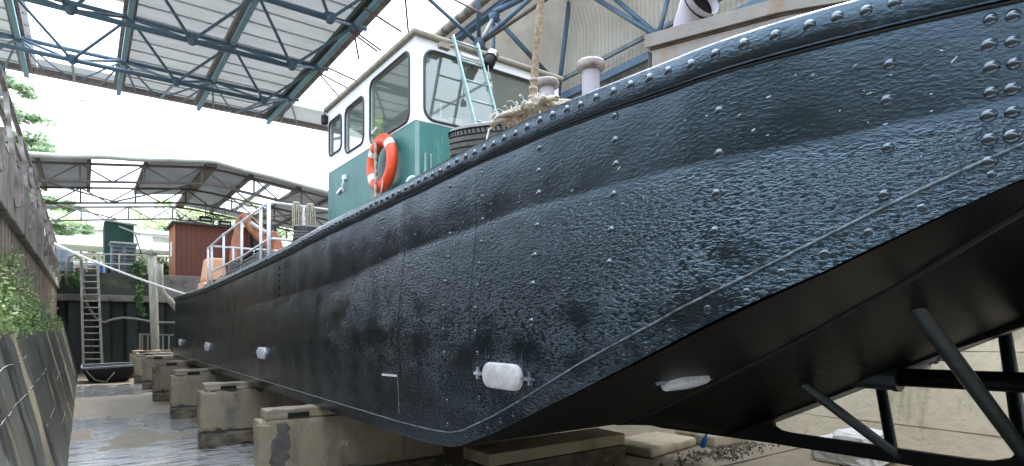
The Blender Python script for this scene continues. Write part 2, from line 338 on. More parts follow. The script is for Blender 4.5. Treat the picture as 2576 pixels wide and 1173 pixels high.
def floor_material():
    m = bpy.data.materials.new('wet_dock_floor'); m.use_nodes = True; nt = m.node_tree; N, L = nt.nodes, nt.links
    b = N['Principled BSDF']; tc = N.new('ShaderNodeTexCoord')
    def nz(s, st, det=5, rg=.55):
        mp = N.new('ShaderNodeMapping'); mp.inputs['Scale'].default_value = st; L.new(tc.outputs['Object'], mp.inputs[0])
        n = N.new('ShaderNodeTexNoise'); n.inputs['Scale'].default_value = s; n.inputs['Detail'].default_value = det; n.inputs['Roughness'].default_value = rg; L.new(mp.outputs[0], n.inputs[0]); return n.outputs[0]
    def mr(s, a, c, d=0, e=1):
        r = N.new('ShaderNodeMapRange')
        for i, v in zip((1,2,3,4), (a,c,d,e)): r.inputs[i].default_value = v
        L.new(s, r.inputs[0]); return r.outputs[0]
    def mul(a, c):
        x = N.new('ShaderNodeMath'); x.operation = 'MULTIPLY'; L.new(a, x.inputs[0])
        if isinstance(c, float): x.inputs[1].default_value = c
        else: L.new(c, x.inputs[1])
        return x.outputs[0]
    wat = N.new('ShaderNodeAttribute'); wat.attribute_name = 'water'; W = wat.outputs['Fac']
    ad = N.new('ShaderNodeMath'); ad.operation = 'ADD'; L.new(W, ad.inputs[0]); L.new(mr(nz(2.2, (1, .6, 1), 6), .2, .8, -.35, .35), ad.inputs[1])
    F = mr(ad.outputs[0], .46, .52)
    dry = N.new('ShaderNodeMix'); dry.data_type = 'RGBA'; L.new(mr(nz(3, (1,1,1), 7), .35, .7), dry.inputs[0])
    dry.inputs[6].default_value = (.25,.20,.13,1); dry.inputs[7].default_value = (.17,.135,.09,1)
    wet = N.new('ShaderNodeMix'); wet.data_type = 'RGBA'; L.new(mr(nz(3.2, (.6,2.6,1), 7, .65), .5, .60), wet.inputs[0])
    wet.inputs[6].default_value = (.60,.61,.62,1); wet.inputs[7].default_value = (.03,.026,.02,1)  # near-white puddle colour stands in for bright sky reflections
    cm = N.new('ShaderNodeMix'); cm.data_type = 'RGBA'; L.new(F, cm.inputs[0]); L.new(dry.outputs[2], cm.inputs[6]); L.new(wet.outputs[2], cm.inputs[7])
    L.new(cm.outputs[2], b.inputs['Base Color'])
    rr = N.new('ShaderNodeMapRange'); rr.inputs[3].default_value = .6; rr.inputs[4].default_value = .12; L.new(F, rr.inputs[0]); L.new(rr.outputs[0], b.inputs['Roughness'])
    b.inputs['Specular IOR Level'].default_value = 1.0; cw = N.new('ShaderNodeMath'); cw.operation = 'MULTIPLY'; L.new(F, cw.inputs[0]); cw.inputs[1].default_value = 1.0; L.new(cw.outputs[0], b.inputs['Coat Weight']); b.inputs['Coat IOR'].default_value = 2.6; b.inputs['Coat Roughness'].default_value = .16
    rip = nz(7, (.45, 1.7, 1), 4, .55); dirt = nz(9, (1,1,1), 7, .6)
    hm = N.new('ShaderNodeMix'); hm.data_type = 'FLOAT'; L.new(F, hm.inputs[0]); L.new(dirt, hm.inputs[2]); L.new(rip, hm.inputs[3])
    bp = N.new('ShaderNodeBump'); bp.inputs['Strength'].default_value = 1.0; bp.inputs['Distance'].default_value = .019; L.new(hm.outputs[0], bp.inputs['Height']); L.new(bp.outputs[0], b.inputs['Normal'])
    return m
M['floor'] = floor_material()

def glass_material():
    m = bpy.data.materials.new('cabin_glass'); m.use_nodes = True; nt = m.node_tree; N, L = nt.nodes, nt.links
    N.remove(N['Principled BSDF']); out = N['Material Output']
    tr = N.new('ShaderNodeBsdfTransparent'); tr.inputs[0].default_value = (.74,.80,.75,1)
    df = N.new('ShaderNodeBsdfDiffuse'); df.inputs[0].default_value = (.30,.34,.30,1)
    gl = N.new('ShaderNodeBsdfGlossy'); gl.inputs[0].default_value = (.85,.9,.88,1); gl.inputs['Roughness'].default_value = .03
    lw_ = N.new('ShaderNodeLayerWeight'); lw_.inputs[0].default_value = .5; fr = N.new('ShaderNodeMapRange'); fr.inputs[1].default_value = .1; fr.inputs[2].default_value = .95; fr.inputs[3].default_value = .12; fr.inputs[4].default_value = .5; L.new(lw_.outputs['Facing'], fr.inputs[0])
    a = N.new('ShaderNodeMixShader'); a.inputs[0].default_value = .36; L.new(tr.outputs[0], a.inputs[1]); L.new(df.outputs[0], a.inputs[2])
    c = N.new('ShaderNodeMixShader'); L.new(fr.outputs[0], c.inputs[0]); L.new(a.outputs[0], c.inputs[1]); L.new(gl.outputs[0], c.inputs[2]); L.new(c.outputs[0], out.inputs[0])
    return m
M['glass'] = glass_material()
def skylight_material():
    m = bpy.data.materials.new('clear_rooflight'); m.use_nodes = True; nt = m.node_tree; N, L = nt.nodes, nt.links
    N.remove(N['Principled BSDF']); tr = N.new('ShaderNodeBsdfTransparent'); tr.inputs[0].default_value = (.96,.97,.97,1)
    df = N.new('ShaderNodeBsdfTranslucent'); df.inputs[0].default_value = (.9,.9,.9,1)
    a = N.new('ShaderNodeMixShader'); a.inputs[0].default_value = .25; L.new(tr.outputs[0], a.inputs[1]); L.new(df.outputs[0], a.inputs[2]); L.new(a.outputs[0], N['Material Output'].inputs[0])
    return m
M['skylight'] = skylight_material()

# ------------------------------------------------------------------ setting: ground, dock floor
GZ = 3.38
FAR = 24.0
CX = 3.8                                    # centreline of the dock and of the vessel
g = MB()
for x0, x1, y0, y1 in ((-900,-1.2,-900,900), (8.8,900,-900,900), (-1.2,8.8,FAR+.6,900), (-1.2,8.8,-900,-6.5)):
    g.add([(x0,y0,GZ),(x1,y0,GZ),(x1,y1,GZ),(x0,y1,GZ)], [(0,1,2,3)])
tag(g.build('ground', M['soil']), kind='structure')
# dock floor with a per-vertex amount of standing water
nx, ny = 60, 200; fl = MB(); vs = []; wa = []
bands = [(-6,.62),(12.5,.64),(13.2,.28),(15.7,.28),(16.2,.62),(19.3,.62),(19.9,.28),(24,.25)]
for j in range(ny+1):
    y = -6.5+(FAR+6.5)*j/ny
    for i in range(nx+1):
        x = -.3+8.4*i/nx; n_ = noise.noise(Vector((x*.5, y*.35, 3)))
        wy = y + .35*math.sin(x*1.3)+.5*noise.noise(Vector((x*.9, y*.4, 0)))
        wv = lerp(bands, wy)+.12*n_
        wv -= .6*max(0, min(1, (x-3.2)/.8)); wv -= .42*math.exp(-((x-.62)/.32)**2-((y-9.8)/.55)**2)+.4*math.exp(-((x+.1)/.22)**2-((y-10.6)/.4)**2)
        vs.append((x, y, .012*noise.noise(Vector((x*1.5, y*1.5, 9)))*(1 if wv < .45 else 0))); wa.append(wv)
fl.add(vs, [(j*(nx+1)+i, j*(nx+1)+i+1, (j+1)*(nx+1)+i+1, (j+1)*(nx+1)+i) for j in range(ny) for i in range(nx)])
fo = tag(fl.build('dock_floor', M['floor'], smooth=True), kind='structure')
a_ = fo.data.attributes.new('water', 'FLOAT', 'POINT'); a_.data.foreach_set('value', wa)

# ------------------------------------------------------------------ left dock wall
def zig(mb, y0, y1, x, depth, pitch, z0, z1, axis='y'):
    """corrugated sheet piling; trapezoid section, running along y (or x)"""
    pts = []; t = y0
    while t < y1:
        for a, d in ((0,0),(.36,0),(.5,1),(.86,1)): pts.append((t+a*pitch, d*depth))
        t += pitch
    vs = []
    for a, d in pts:
        for z in (z0, z1): vs.append((x-d, a, z) if axis == 'y' else (a, x+d, z))
    mb.add(vs, [(2*i, 2*i+1, 2*i+3, 2*i+2) for i in range(len(pts)-1)])
    return mb
lw = thing('dock_wall', 'dark stained concrete slope below rusty sheet piling with a concrete cope, left of the vessel', 'dock wall', (-.5, 9, 0))
s = MB(); ny = 160; nz_ = 14; vs = []
for j in range(ny+1):
    y = -6.5+(FAR+6.5)*j/ny
    for k in range(nz_+1):
        q = k/nz_; z = 1.57*q-.02
        x = -.15-.36*z/1.57+.012*noise.noise(Vector((y*1.4, z*2.5, 1)))+.006*noise.noise(Vector((y*6, z*6, 4)))
        vs.append((x, y, z))
s.add(vs, [(j*(nz_+1)+k, (j+1)*(nz_+1)+k, (j+1)*(nz_+1)+k+1, j*(nz_+1)+k+1) for j in range(ny) for k in range(nz_)])
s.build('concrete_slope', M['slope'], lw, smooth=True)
# pale calcite joints across the slope
s = MB()
for zz, y0, y1 in ((.62,2,5.2),(.62,7.2,9.0),(1.04,3,9.5),(.30,2,7),(.34,9.4,11),(1.3,5,7.5),(.8,11,13.5)):
    pts = []; y = y0
    while y < y1:
        z = zz+.012*noise.noise(Vector((y*3, zz*9, 2)))+.02*noise.noise(Vector((y, zz, 7)))
        pts.append((-.15-.36*z/1.57+.006, y, z)); y += .12
    
    k0 = 0
    while k0 < len(pts)-3:
        k1 = k0+rnd.randint(2,7); s.tube(pts[k0:k1+1], .0016+.0014*rnd.random(), 5); k0 = k1+rnd.choice((0,1,2,4))
s.build('joint_line', M['calcite'], lw)
s = MB(); s.box(-.84, -.505, -6.5, FAR, 1.40, 1.575); s.build('ledge', M['moss'], lw, bevel=.02)
zig(MB(), -6.5, FAR, -.70, .17, .36, 1.5, 2.9).build('sheet_piling', M['pile'], lw)
s = MB(); y = -6.5; i = 0
while y < FAR:                               # cope cast in bays, each a little out of line
    L_ = 1.9; dx = .02*rnd.random(); s.box(-1.25, -.64+dx, y, y+L_-.03, 2.78+.01*rnd.random(), 3.40+.012*rnd.random()); y += L_
s.build('cope', M['concrete'], lw, bevel=.02)
# railing along the left wall
rl = thing('safety_railing', 'galvanised post and rail fence along the top of the left dock wall', 'railing', (-.75, 9, 3.4))
y = -3.0
while y < FAR:
    MB().beam((-.60, y, 2.95), (-.72, y, 4.27), .05, .07).build('post', M['oldrail'], rl); MB().beam((-.615, y+.1, 2.98), (-.615, y+.1, 3.36), .10, .03).build('foot_plate', M['oldrail'], rl); y += 1.95
for zz, r_ in ((4.27, .032), (3.92, .028), (3.6, .024)):
    MB().tube([(-.72, -6, zz), (-.72, FAR-.2, zz)], r_, 8).build('rail', M['oldrail'], rl, smooth=True)
s = MB(); s.box(-.80, -.775, -6, FAR, 3.44, 3.60); s.build('toe_board', M['timber'], rl)

# weeds growing on the ledge
def leaf_cloud(mb, c, rad, n, size, rng, squash=1.0):
    for _ in range(n):
        d = Vector((rng.gauss(0,1), rng.gauss(0,1), rng.gauss(0,1))); d.normalize(); q = rng.random()**.45
        p = Vector(c)+Vector((d.x*rad[0], d.y*rad[1], d.z*rad[2]))*q
        e = Vector((rng.gauss(0,1), rng.gauss(0,1), rng.gauss(0,1)*squash)).normalized(); f = e.orthogonal().normalized()
        f = Matrix.Rotation(rng.random()*6.28, 3, e) @ f; s_ = size*(.6+.8*rng.random())
        mb.cur = rng.choice((0,0,1,2))
        mb.add([p-e*s_, p+f*s_*.45, p+e*s_, p-f*s_*.45], [(0,1,2,3)])
wd = MB(); rg = random.Random(3)
for i in range(820):
    y = 3.5+rg.random()**1.2*15.5
    dens = noise.noise(Vector((y*.6, 0, 5)))
    hgt = (.10+.34*rg.random()**1.8)*(1+.8*dens)*(1+1.2*math.exp(-((y-8.6)/.9)**2)+.5*math.exp(-((y-6.2)/1.0)**2))*(1 if y < 11 else .6)
    x = -.52-.22*rg.random(); bx, by = rg.gauss(.03,.05), rg.gauss(0,.08)
    wd.cur = 0
    pts = [(x, y, 1.55), (x+bx*.5, y+by*.5, 1.55+hgt*.55), (x+bx*1.4, y+by*1.3, 1.55+hgt)]
    wd.tube(pts, .004, 3, False)
    for k in range(int(10+hgt*60)):
        q = rg.random(); p = Vector(pts[0]).lerp(Vector(pts[2]), q)+Vector((rg.gauss(0,.045), rg.gauss(0,.055), rg.gauss(0,.02)))
        e = Vector((rg.gauss(0,1), rg.gauss(0,1), rg.gauss(0,.5))).normalized(); f = e.cross(Vector((rg.gauss(0,.4), rg.gauss(0,.4), 1))).normalized()
        s_ = .012+.020*rg.random(); wd.cur = rg.choice((0,1,1,1,0,2))
        wd.add([p-e*s_, p+f*s_*.5, p+e*s_, p-f*s_*.5], [(0,1,2,3)])
for i in range(2600):                        # low moss and fallen sprigs over the ledge lip
    y = 3.0+rg.random()*16; p = Vector((-.50-.08*rg.random(), y, 1.59-.16*rg.random()**2)); e = Vector((rg.gauss(0,.3), rg.gauss(0,.6), -1 if rg.random() < .5 else .8)).normalized()
    f = e.orthogonal(); s_ = .02+.03*rg.random(); wd.cur = rg.choice((1,1,0)); wd.add([p-e*s_, p+f*s_*.5, p+e*s_, p-f*s_*.5], [(0,1,2,3)])
tag(wd.build('weeds', [M['leaf'], M['leaflt'], M['leafdk']]), 'bright green weeds and moss growing on the ledge of the left wall', 'weeds', kind='stuff')

# ------------------------------------------------------------------ right dock wall and far end wall
rw = thing('dock_wall', 'pale beige concrete slope seen under the stern, right of the vessel', 'dock wall', (7.9, 9, 0))
s = MB(); vs = []
ny, nk = 60, 8
for j in range(ny+1):
    y = -6.5+(FAR+6.5)*j/ny
    for k in range(nk+1):
        z = 1.6*k/nk; vs.append((7.75+.36*z/1.6+.02*noise.noise(Vector((y, z*2, 11))), y, z))
s.add(vs, [(j*(nk+1)+k, j*(nk+1)+k+1, (j+1)*(nk+1)+k+1, (j+1)*(nk+1)+k) for j in range(ny) for k in range(nk)])
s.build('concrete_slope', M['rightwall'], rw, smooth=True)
s = MB()
for zz in (.42, .98, 1.32): s.tube([(7.75+.36*zz/1.6-.002+.02*noise.noise(Vector((-6+.25*i, zz*2, 11))), -6+.25*i, zz+.012*noise.noise(Vector((i*.4, zz, 0)))) for i in range(120)], .0035, 4)
s.build('joint_line', M['rustdark'], rw)
MB().box(8.11, 8.4, -6.5, FAR, 1.4, 1.62).build('ledge', M['moss'], rw)
zig(MB(), -6.5, FAR, 8.44, .1, .3, 1.5, 2.9).build('sheet_piling', M['pile'], rw)
MB().box(8.3, 8.85, -6.5, FAR, 2.8, 3.4).build('cope', M['concrete'], rw, bevel=.02)

ew = thing('dock_wall', 'dark mossy quay wall with a concrete waler closing the far end of the dock', 'dock wall', (3, FAR, 0))
zig(MB(), -1.2, 8.8, FAR, .22, .8, -.02, 2.5, axis='x').build('sheet_piling', M['piledark'], ew)
MB().box(-1.2, 8.8, FAR-.14, FAR+.3, 2.42, 2.64).build('waler', M['farcope'], ew, bevel=.02)
MB().box(-1.2, 1.98, FAR+.02, FAR+.6, 2.64, 3.39).build('upper_wall', M['farwall'], ew)
MB().box(1.98, 8.8, FAR-.05, FAR+.6, 2.64, 3.40).build('upper_wall', M['farcope'], ew, bevel=.02)
bw = thing('dock_wall', 'plain concrete wall closing the near end of the dock', 'dock wall', (3, -6.5, 0))
MB().box(-1.2, 8.8, -6.9, -6.5, -.02, 3.38).build('concrete_wall', M['concrete'], bw)

# ------------------------------------------------------------------ the vessel
boat = thing('work_boat', 'black riveted steel work boat with a teal and white wheelhouse, propped on concrete blocks', 'boat', (CX, 8, .84))
def HX(y): return 1.8+(0.32*(1.4-y)**1.6 if y < 1.4 else 0)
CH = [(-.3,2.33),(.467,1.999),(.905,1.767),(1.11,1.673),(1.287,1.588),(1.417,1.528),(1.66,1.422),(2.223,1.182),(2.6,1.022),(2.92,.905),(3.06,.868),(3.4,.845),(3.8,.836),(16.6,.836)]
WE = [(-.3,2.42),(.467,2.098),(.612,2.028),(1.1,1.778),(1.22,1.722),(1.417,1.637),(1.559,1.577),(1.904,1.434),(2.223,1.286),(2.613,1.112),(2.923,.99),(3.08,.955),(3.35,.938),(3.8,.929),(16.6,.925)]
GW = [(-.3,2.62),(.846,2.606),(1.4,2.605),(1.8,2.625),(2.1,2.635),(2.6,2.63),(3.0,2.62),(3.6,2.595),(5.3,2.54),(6.75,2.47),(9.6,2.38),(12.3,2.315),(16.45,2.30)]
ZB = [(-.3,2.22),(.47,2.20),(.9,2.165),(2.4,2.165),(3.0,2.125),(3.84,2.08),(4.95,1.96),(7.95,1.855),(13.8,1.64),(16.5,1.6)]
LEN = 16.4
ys = []; y = -.3
while y < LEN-.001:
    ys.append(y); y += .022 if y < 3.2 else .035 if y < 6 else .09
ys.append(LEN)
NZ = 110
def side_pt(y, q):
    z0, z1 = lerp(CH, y), lerp(GW, y)-.004
    z = z0+(z1-z0)*q; zb = lerp(ZB, y)
    # plating: a soft knuckle under the boundary line, welded-on belt, plate unevenness
    t = max(0, min(1, (zb+.03-z)/.50)); out = .060*t*(1-.15*t)
    t2 = max(0, min(1, (zb-.47-z)/.6)); out -= .034*t2*t2*(3-2*t2)
    dent = .0030*noise.noise(Vector((y*1.6, z*2.0, 0)))+.0009*noise.noise(Vector((y*6, z*8, 3)))
    # frame bays show as shallow hollows between rivet lines
    dent += .0010*math.cos(2*math.pi*(y-.23)/.5)
    e = .0 if z < lerp(WE, y) else .0
    tar = max(0, min(1, (zb+.03-z)/.10))*(.25+.75*max(0, min(1, (6.0-y)/4.5)))*max(.45, min(1, .45+(z-.9)/.9))
    if z < lerp(WE, y)+.01: tar = max(tar*.8, 0)
    return Vector((HX(y)-out-dent, y, z)), max(tar, .10)
hs_ = MB(); vs = []; tv = []
for y in ys:
    for k in range(NZ+1):
        p, t = side_pt(y, k/NZ); vs.append(p); tv.append(t)
hs_.add(vs, [(j*(NZ+1)+k, j*(NZ+1)+k+1, (j+1)*(NZ+1)+k+1, (j+1)*(NZ+1)+k) for j in range(len(ys)-1) for k in range(NZ)])
def side_n(y):
    d = (HX(y+.01)-HX(y-.01))/.02
    return Vector((-1, d, .0)).normalized()
def on_side(y, z, proud=0.0):
    z0, z1 = lerp(CH, y), lerp(GW, y)
    p, _ = side_pt(y, (z-z0)/(z1-z0-.004)); return p+side_n(y)*proud
# rivets on the plating belong to the plating's mesh
def rivet(mb, y, z, r=.0125, h=.008, pr=0.0):
    jy, jz = rnd.gauss(0,.002), rnd.gauss(0,.003)
    mb.cur = 1; mb.dome(on_side(y+jy, z+jz, pr-.001), side_n(y), r*(.9+.2*rnd.random()), h*(.85+.3*rnd.random()), 10, 3)
n0 = len(hs_.v)
for y_, top in ((.487,2.458),(.531,2.459)):
    z = top
    while z > lerp(WE, y_)-.03: rivet(hs_, y_, z, .0205, .0125); z -= .067
for y_, zs in ((.752,(2.396,2.283,2.134,1.996)),(1.239,(2.363,2.216,2.069,1.93)),(1.725,(2.48,2.38,2.28,2.15,2.0,1.86)),(2.235,(2.47,2.36,2.25,2.09,1.94,1.8,1.62))):
    for z in zs: rivet(hs_, y_, z, .0185, .0115)
for y_ in (2.735,3.10,3.62,4.15,4.68,5.2,5.72,6.25,6.8,7.35,7.9,8.5,9.1,9.7,10.3):
    z = lerp(GW, y_)-.15-.05*rnd.random(); step = .125 if y_ < 3 else .145
    while z > lerp(WE, y_)+.04:
        if rnd.random() < (.95 if y_ < 3.4 else .45): rivet(hs_, y_, z, .012 if y_ < 3.4 else .009, .0085 if y_ < 3.4 else .005)
        z -= step
y_ = .4
while y_ < 2.9:                              # rivets along the chine angle, half buried in tar
    rivet(hs_, y_, lerp(CH, y_)+.045+.006*rnd.random(), .013+.004*rnd.random(), .0035); y_ += .105+.05*rnd.random()
for y_ in (3.08, 4.4, 5.9):                   # short butt-strap pairs
    for z in (2.40, 2.37, 2.33): rivet(hs_, y_+1.0, z, .011, .008); rivet(hs_, y_+1.04, z, .011, .008)
tv += [.12]*(len(hs_.v)-n0)
ho = hs_.build('side_plating', [M['hull'], M['rivet']], boat, smooth=True)
a_ = ho.data.attributes.new('tar', 'FLOAT', 'POINT'); a_.data.foreach_set('value', tv)

# rubbing band below the gunwale, proud of the side, with its own rivets
b_ = MB(); vs = []; prof = [(0.0,-.108),(.014,-.106),(.018,-.098),(.018,-.012),(.014,-.003),(.0,.0),(-.06,.0)]
for y in ys:
    zt = lerp(GW, y); n_ = side_n(y)
    for o_, dz in prof:
        wob = .0012*noise.noise(Vector((y*14, dz*60, 8)))
        vs.append(Vector((HX(y), y, zt+dz))+n_*(o_+wob))
K = len(prof)
b_.add(vs, [(j*K+k, j*K+k+1, (j+1)*K+k+1, (j+1)*K+k) for j in range(len(ys)-1) for k in range(K-1)])
n0 = len(b_.v); b_.cur = 1
y_ = .38; pitch = .1
while y_ < 12:
    n_ = side_n(y_); zt = lerp(GW, y_)-(.045 if y_ < 3 else .05)
    b_.dome(Vector((HX(y_), y_, zt+rnd.gauss(0,.003)))+n_*.017, n_, .0195*(.92+.16*rnd.random()), .0125*(.85+.3*rnd.random()), 10, 3)
    y_ += (.072 if y_ < .9 else .098)+rnd.gauss(0,.003)
bo = b_.build('rubbing_band', [M['hull'], M['rivet']], boat, smooth=True)
a_ = bo.data.attributes.new('tar', 'FLOAT', 'POINT'); a_.data.foreach_set('value', [.18]*len(b_.v))
# pale bead along the gunwale edge
e_ = MB(); e_.tube([(HX(y)+.012, y, lerp(GW, y)+.003) for y in ys[::3]], .0065, 6); e_.build('gunwale_bead', M['gunw'], boat, smooth=True)
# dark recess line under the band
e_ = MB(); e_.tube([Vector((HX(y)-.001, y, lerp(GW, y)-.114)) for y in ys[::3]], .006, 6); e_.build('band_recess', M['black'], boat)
# weld bead over the chine
e_ = MB(); e_.tube([on_side(y, lerp(WE, y)+.002*noise.noise(Vector((y*25,0,0))), .002) for y in ys[::2] ], .0042, 6)
e_.build('weld_bead', M['weld'], boat, smooth=True)
# deck, bow end, starboard side, transom
d_ = MB()
for ya, yb in zip(ys[:-1:4], ys[4::4]+[ys[-1]]):
    xa, xb = HX(ya)+.05, HX(yb)+.05; za, zb = lerp(GW, ya)-.012, lerp(GW, yb)-.012
    d_.add([(xa,ya,za),(2*CX-xa,ya,za),(2*CX-xb,yb,zb),(xb,yb,zb)], [(0,1,2,3)])
d_.build('deck', M['deck'], boat)
sb = MB(); vs = []
yy = ys[::4]+[ys[-1]]
for y in yy:
    vs += [(2*CX-HX(y), y, lerp(CH, y)), (2*CX-HX(y), y, lerp(GW, y))]
sb.add(vs, [(2*j, 2*j+2, 2*j+3, 2*j+1) for j in range(len(yy)-1)])
sb.add([(HX(LEN),LEN,lerp(CH,LEN)),(2*CX-HX(LEN),LEN,lerp(CH,LEN)),(2*CX-HX(LEN),LEN,2.30),(HX(LEN),LEN,2.30)], [(0,1,2,3)])
sb.add([(HX(-.3),-.3,lerp(CH,-.3)),(2*CX-HX(-.3),-.3,lerp(CH,-.3)),(2*CX-HX(-.3),-.3,2.62),(HX(-.3),-.3,2.62)], [(3,2,1,0)])
sb.build('end_plating', M['under'], boat)
# bottom with the raked stern: chine, seam, centre flat, mirrored
def zc(y): return max(.80 if y < 3.0 else .80+.034*min(1, (y-3)/.5), 2.055-.5*y)
bt = MB(); vs = []; yb = [y for y in ys if y < 4.2][::3]+[4.4, 6, 9, 12, LEN]
for y in yb:
    h = HX(y); zch = lerp(CH, y); xs = min(max(2.45+.338*(y-.8), h+.1), 3.5); zz = min(zc(y), zch)
    seam = zch+(0 if y < 2.6 else 0)
    vs += [(h-.012, y, zch), (xs, y, seam-.004), (xs+.004, y, seam-.012), (3.78, y, zz), (4.16, y, zz), (2*CX-xs, y, seam), (2*CX-h, y, zch)]
K = 7
bt.add(vs, [(j*K+k, (j+1)*K+k, (j+1)*K+k+1, j*K+k+1) for j in range(len(yb)-1) for k in range(K-1)])
bt.build('bottom_plating', M['under'], boat)
# seam strip on the rake
e_ = MB(); e_.tube([(min(max(2.45+.338*(y-.8), HX(y)+.1), 3.5), y, lerp(CH, y)-.008) for y in [-.2+.2*i for i in range(16)]], .012, 6); e_.build('seam_strip', M['black'], boat)
# skeg with its aperture
sk = MB()
outer = [(4.2,.834),(3.6,.80),(3.12,.772),(2.18,.80),(1.29,.808),(.7,.84),(.45,.90),(.35,1.05),(.35,1.90),(1.0,1.58),(1.6,1.28),(2.2,.98),(2.6,.83)]
hole = [(2.05,.887),(1.6,.890),(1.1,.893),(.98,.90),(.90,.93),(.86,.98),(.84,1.10),(.84,1.60),(1.14,1.47),(1.6,1.24),(2.0,1.045),(2.12,.99),(2.17,.95),(2.16,.915),(2.12,.893)]
outer = outer[::-1]
prism(sk, outer, [hole], (CX-.022, 0, 0), (0,1,0), (0,0,1), (1,0,0), .044)
sk.build('skeg', M['under'], boat)
sh = MB(); sh.tube([(CX, 1.75, 1.295), (CX, 0.0, 1.335)], .052, 18); sh.build('shaft_tube', M['under'], boat, smooth=True)
sh = MB(); sh.tube([(CX, 1.85, 1.292), (CX, 1.42, 1.30)], .075, 18); sh.tube([(CX, 1.43, 1.30), (CX, 1.40, 1.301)], .082, 18); sh.build('shaft_boss', M['blackgloss'], boat)
for p0, p1, r_ in (((2.85,1.02,1.72),(3.8,.83,.93),.036), ((3.34,1.83,1.33),(3.79,1.41,.85),.029),
                   ((4.35,1.75,1.37),(3.83,1.45,.85),.032), ((4.75,1.17,1.66),(3.83,.86,.95),.036)):
    p0, p1 = Vector(p0), Vector(p1); d = (p0-p1).normalized()
    q = [p1-d*.02+d*((p0-p1).length+.10)*i/14+Vector((noise.noise(Vector((i*3.,1,2))), noise.noise(Vector((i*3.,5,2))), 0))*.0015 for i in range(15)]
    MB().tube(q, r_, 14).build('strut', M['blackgloss'], boat, smooth=True)

def anode(c, along, nrm, L_, H_, T_, strap=.09):
    c, along, nrm = Vector(c), Vector(along).normalized(), Vector(nrm).normalized(); up = nrm.cross(along).normalized()
    mb = MB(); prev = []
    n = 7; ring = []
    base = rrect(-L_/2, L_/2, -H_/2, H_/2, H_*.48, n)
    for sc_, d in ((1.0, .004), (1.0, T_*.6), (.96, T_*.85), (.88, T_)):
        ring.append([c+along*(a*(1-(1-sc_)*H_/L_) if 0 else a*sc_+0)+up*(b*(sc_ if sc_ > .95 else sc_*.97))+nrm*d for a, b in base])
    K = len(base); vs = [p for r_ in ring for p in r_]
    fs = [(i*K+k, i*K+(k+1) % K, (i+1)*K+(k+1) % K, (i+1)*K+k) for i in range(3) for k in range(K)]+[tuple(3*K+k for k in range(K))]
    mb.add(vs, fs)
    o = mb.build('anode', M['zinc'], boat, bevel=0)
    for p in o.data.polygons: p.use_smooth = True
    st = MB(); 
    st.beam(c-along*(L_/2+strap)+nrm*.014, c+along*(L_/2+strap)+nrm*.014, .022, .012)
    for sgn in (-1, 1):
        for q in (.35, .8):
            pp = c+along*sgn*(L_/2+strap*q)+nrm*.012
            st.tube([pp, pp+nrm*.016], .011, 6)
        st.beam(c+along*sgn*(L_/2+strap*.7)+up*-.03+nrm*.008, c+along*sgn*(L_/2+strap*.7)+up*.035+nrm*.008, .025, .012)
    st.build('strap', M['gunw'], o)
    return o
for yy_, zz_, L_, H_ in ((2.49,1.338,.34,.135),(7.5,1.27,.36,.14),(11.35,1.235,.36,.15),(14.9,1.23,.36,.15)):
    anode(on_side(yy_, zz_), (0,-1,.0), (-1,0,0), L_, H_, .036)
anode((2.5,1.91,1.335), (1,.06,0), (-.0,-.37,-.93), .32, .15, .05)
anode((4.02,1.42,1.345), (0,-1,.5), (0,-.4,-.9), .2, .07, .035)
# welded repair: a pale bar and a thin vertical seam
P0, P1 = on_side(3.80, 1.245, .003), on_side(3.58, 1.26, .003)
MB().beam(on_side(4.03,1.242,.004), on_side(3.78,1.25,.004), .006, .014).build('repair_bar', M['zinc'], boat)
MB().tube([on_side(3.775, 1.25-.03*i, .0015) for i in range(10)], .003, 5).build('repair_seam', M['weld'], boat)
# plate seams, pale scuffs and drip marks on the side
for yy_ in (2.80, 3.72, 6.35, 9.4): MB().tube([on_side(yy_+.002*math.sin(i*2.), 2.46-.012*(yy_-2.8)-.045*i, -.0006) for i in range(30) if 2.46-.012*(yy_-2.8)-.045*i > lerp(WE, yy_)+.02], .0022, 5).build('plate_seam', M['hull'], boat)
s = MB(); rg = random.Random(11)
for i in range(60):
    y_ = .6+3.6*rg.random()**1.2; z_ = lerp(ZB, y_)+(.26-.36*rg.random()); l_ = .003+.012*rg.random()**2; sl = rg.gauss(-.25,.35)
    s.beam(on_side(y_, z_, .0012), on_side(y_+l_, z_+sl*l_, .0012), .0012, .0018+.002*rg.random())
tag(s.build('paint_scuff', M['zinc'], boat), kind='stuff')
for yy_, zz_ in ((2.49,1.338),(7.5,1.27),(11.35,1.235),(14.9,1.23)):
    for dy, l_ in ((-.17,.13 if yy_ < 3 else .30),(.15,.12 if yy_ < 3 else .24)):
        s = MB(); n = 12
        for sg in (1, -1):
            q_ = [on_side(yy_+dy+.004*math.sin(k), zz_+sg*(.02+l_*k/n), .0015) for k in range(n+1)]
            s.add([p+Vector((0,e*.008*(1-k/n*.7),0)) for k, p in enumerate(q_) for e in (-1,1)], [(2*k,2*k+1,2*k+3,2*k+2) for k in range(n)])
        s.build('drip_mark', M['drip'], boat)
# raised welded characters near the bow
for i, ch in enumerate('IICEI'):
    text_mesh('raised_letter', ch, .075, .004, M['hull'], on_side(6.95, 2.235-.075*i, .004), (R(90), 0, -R(90)), boat)

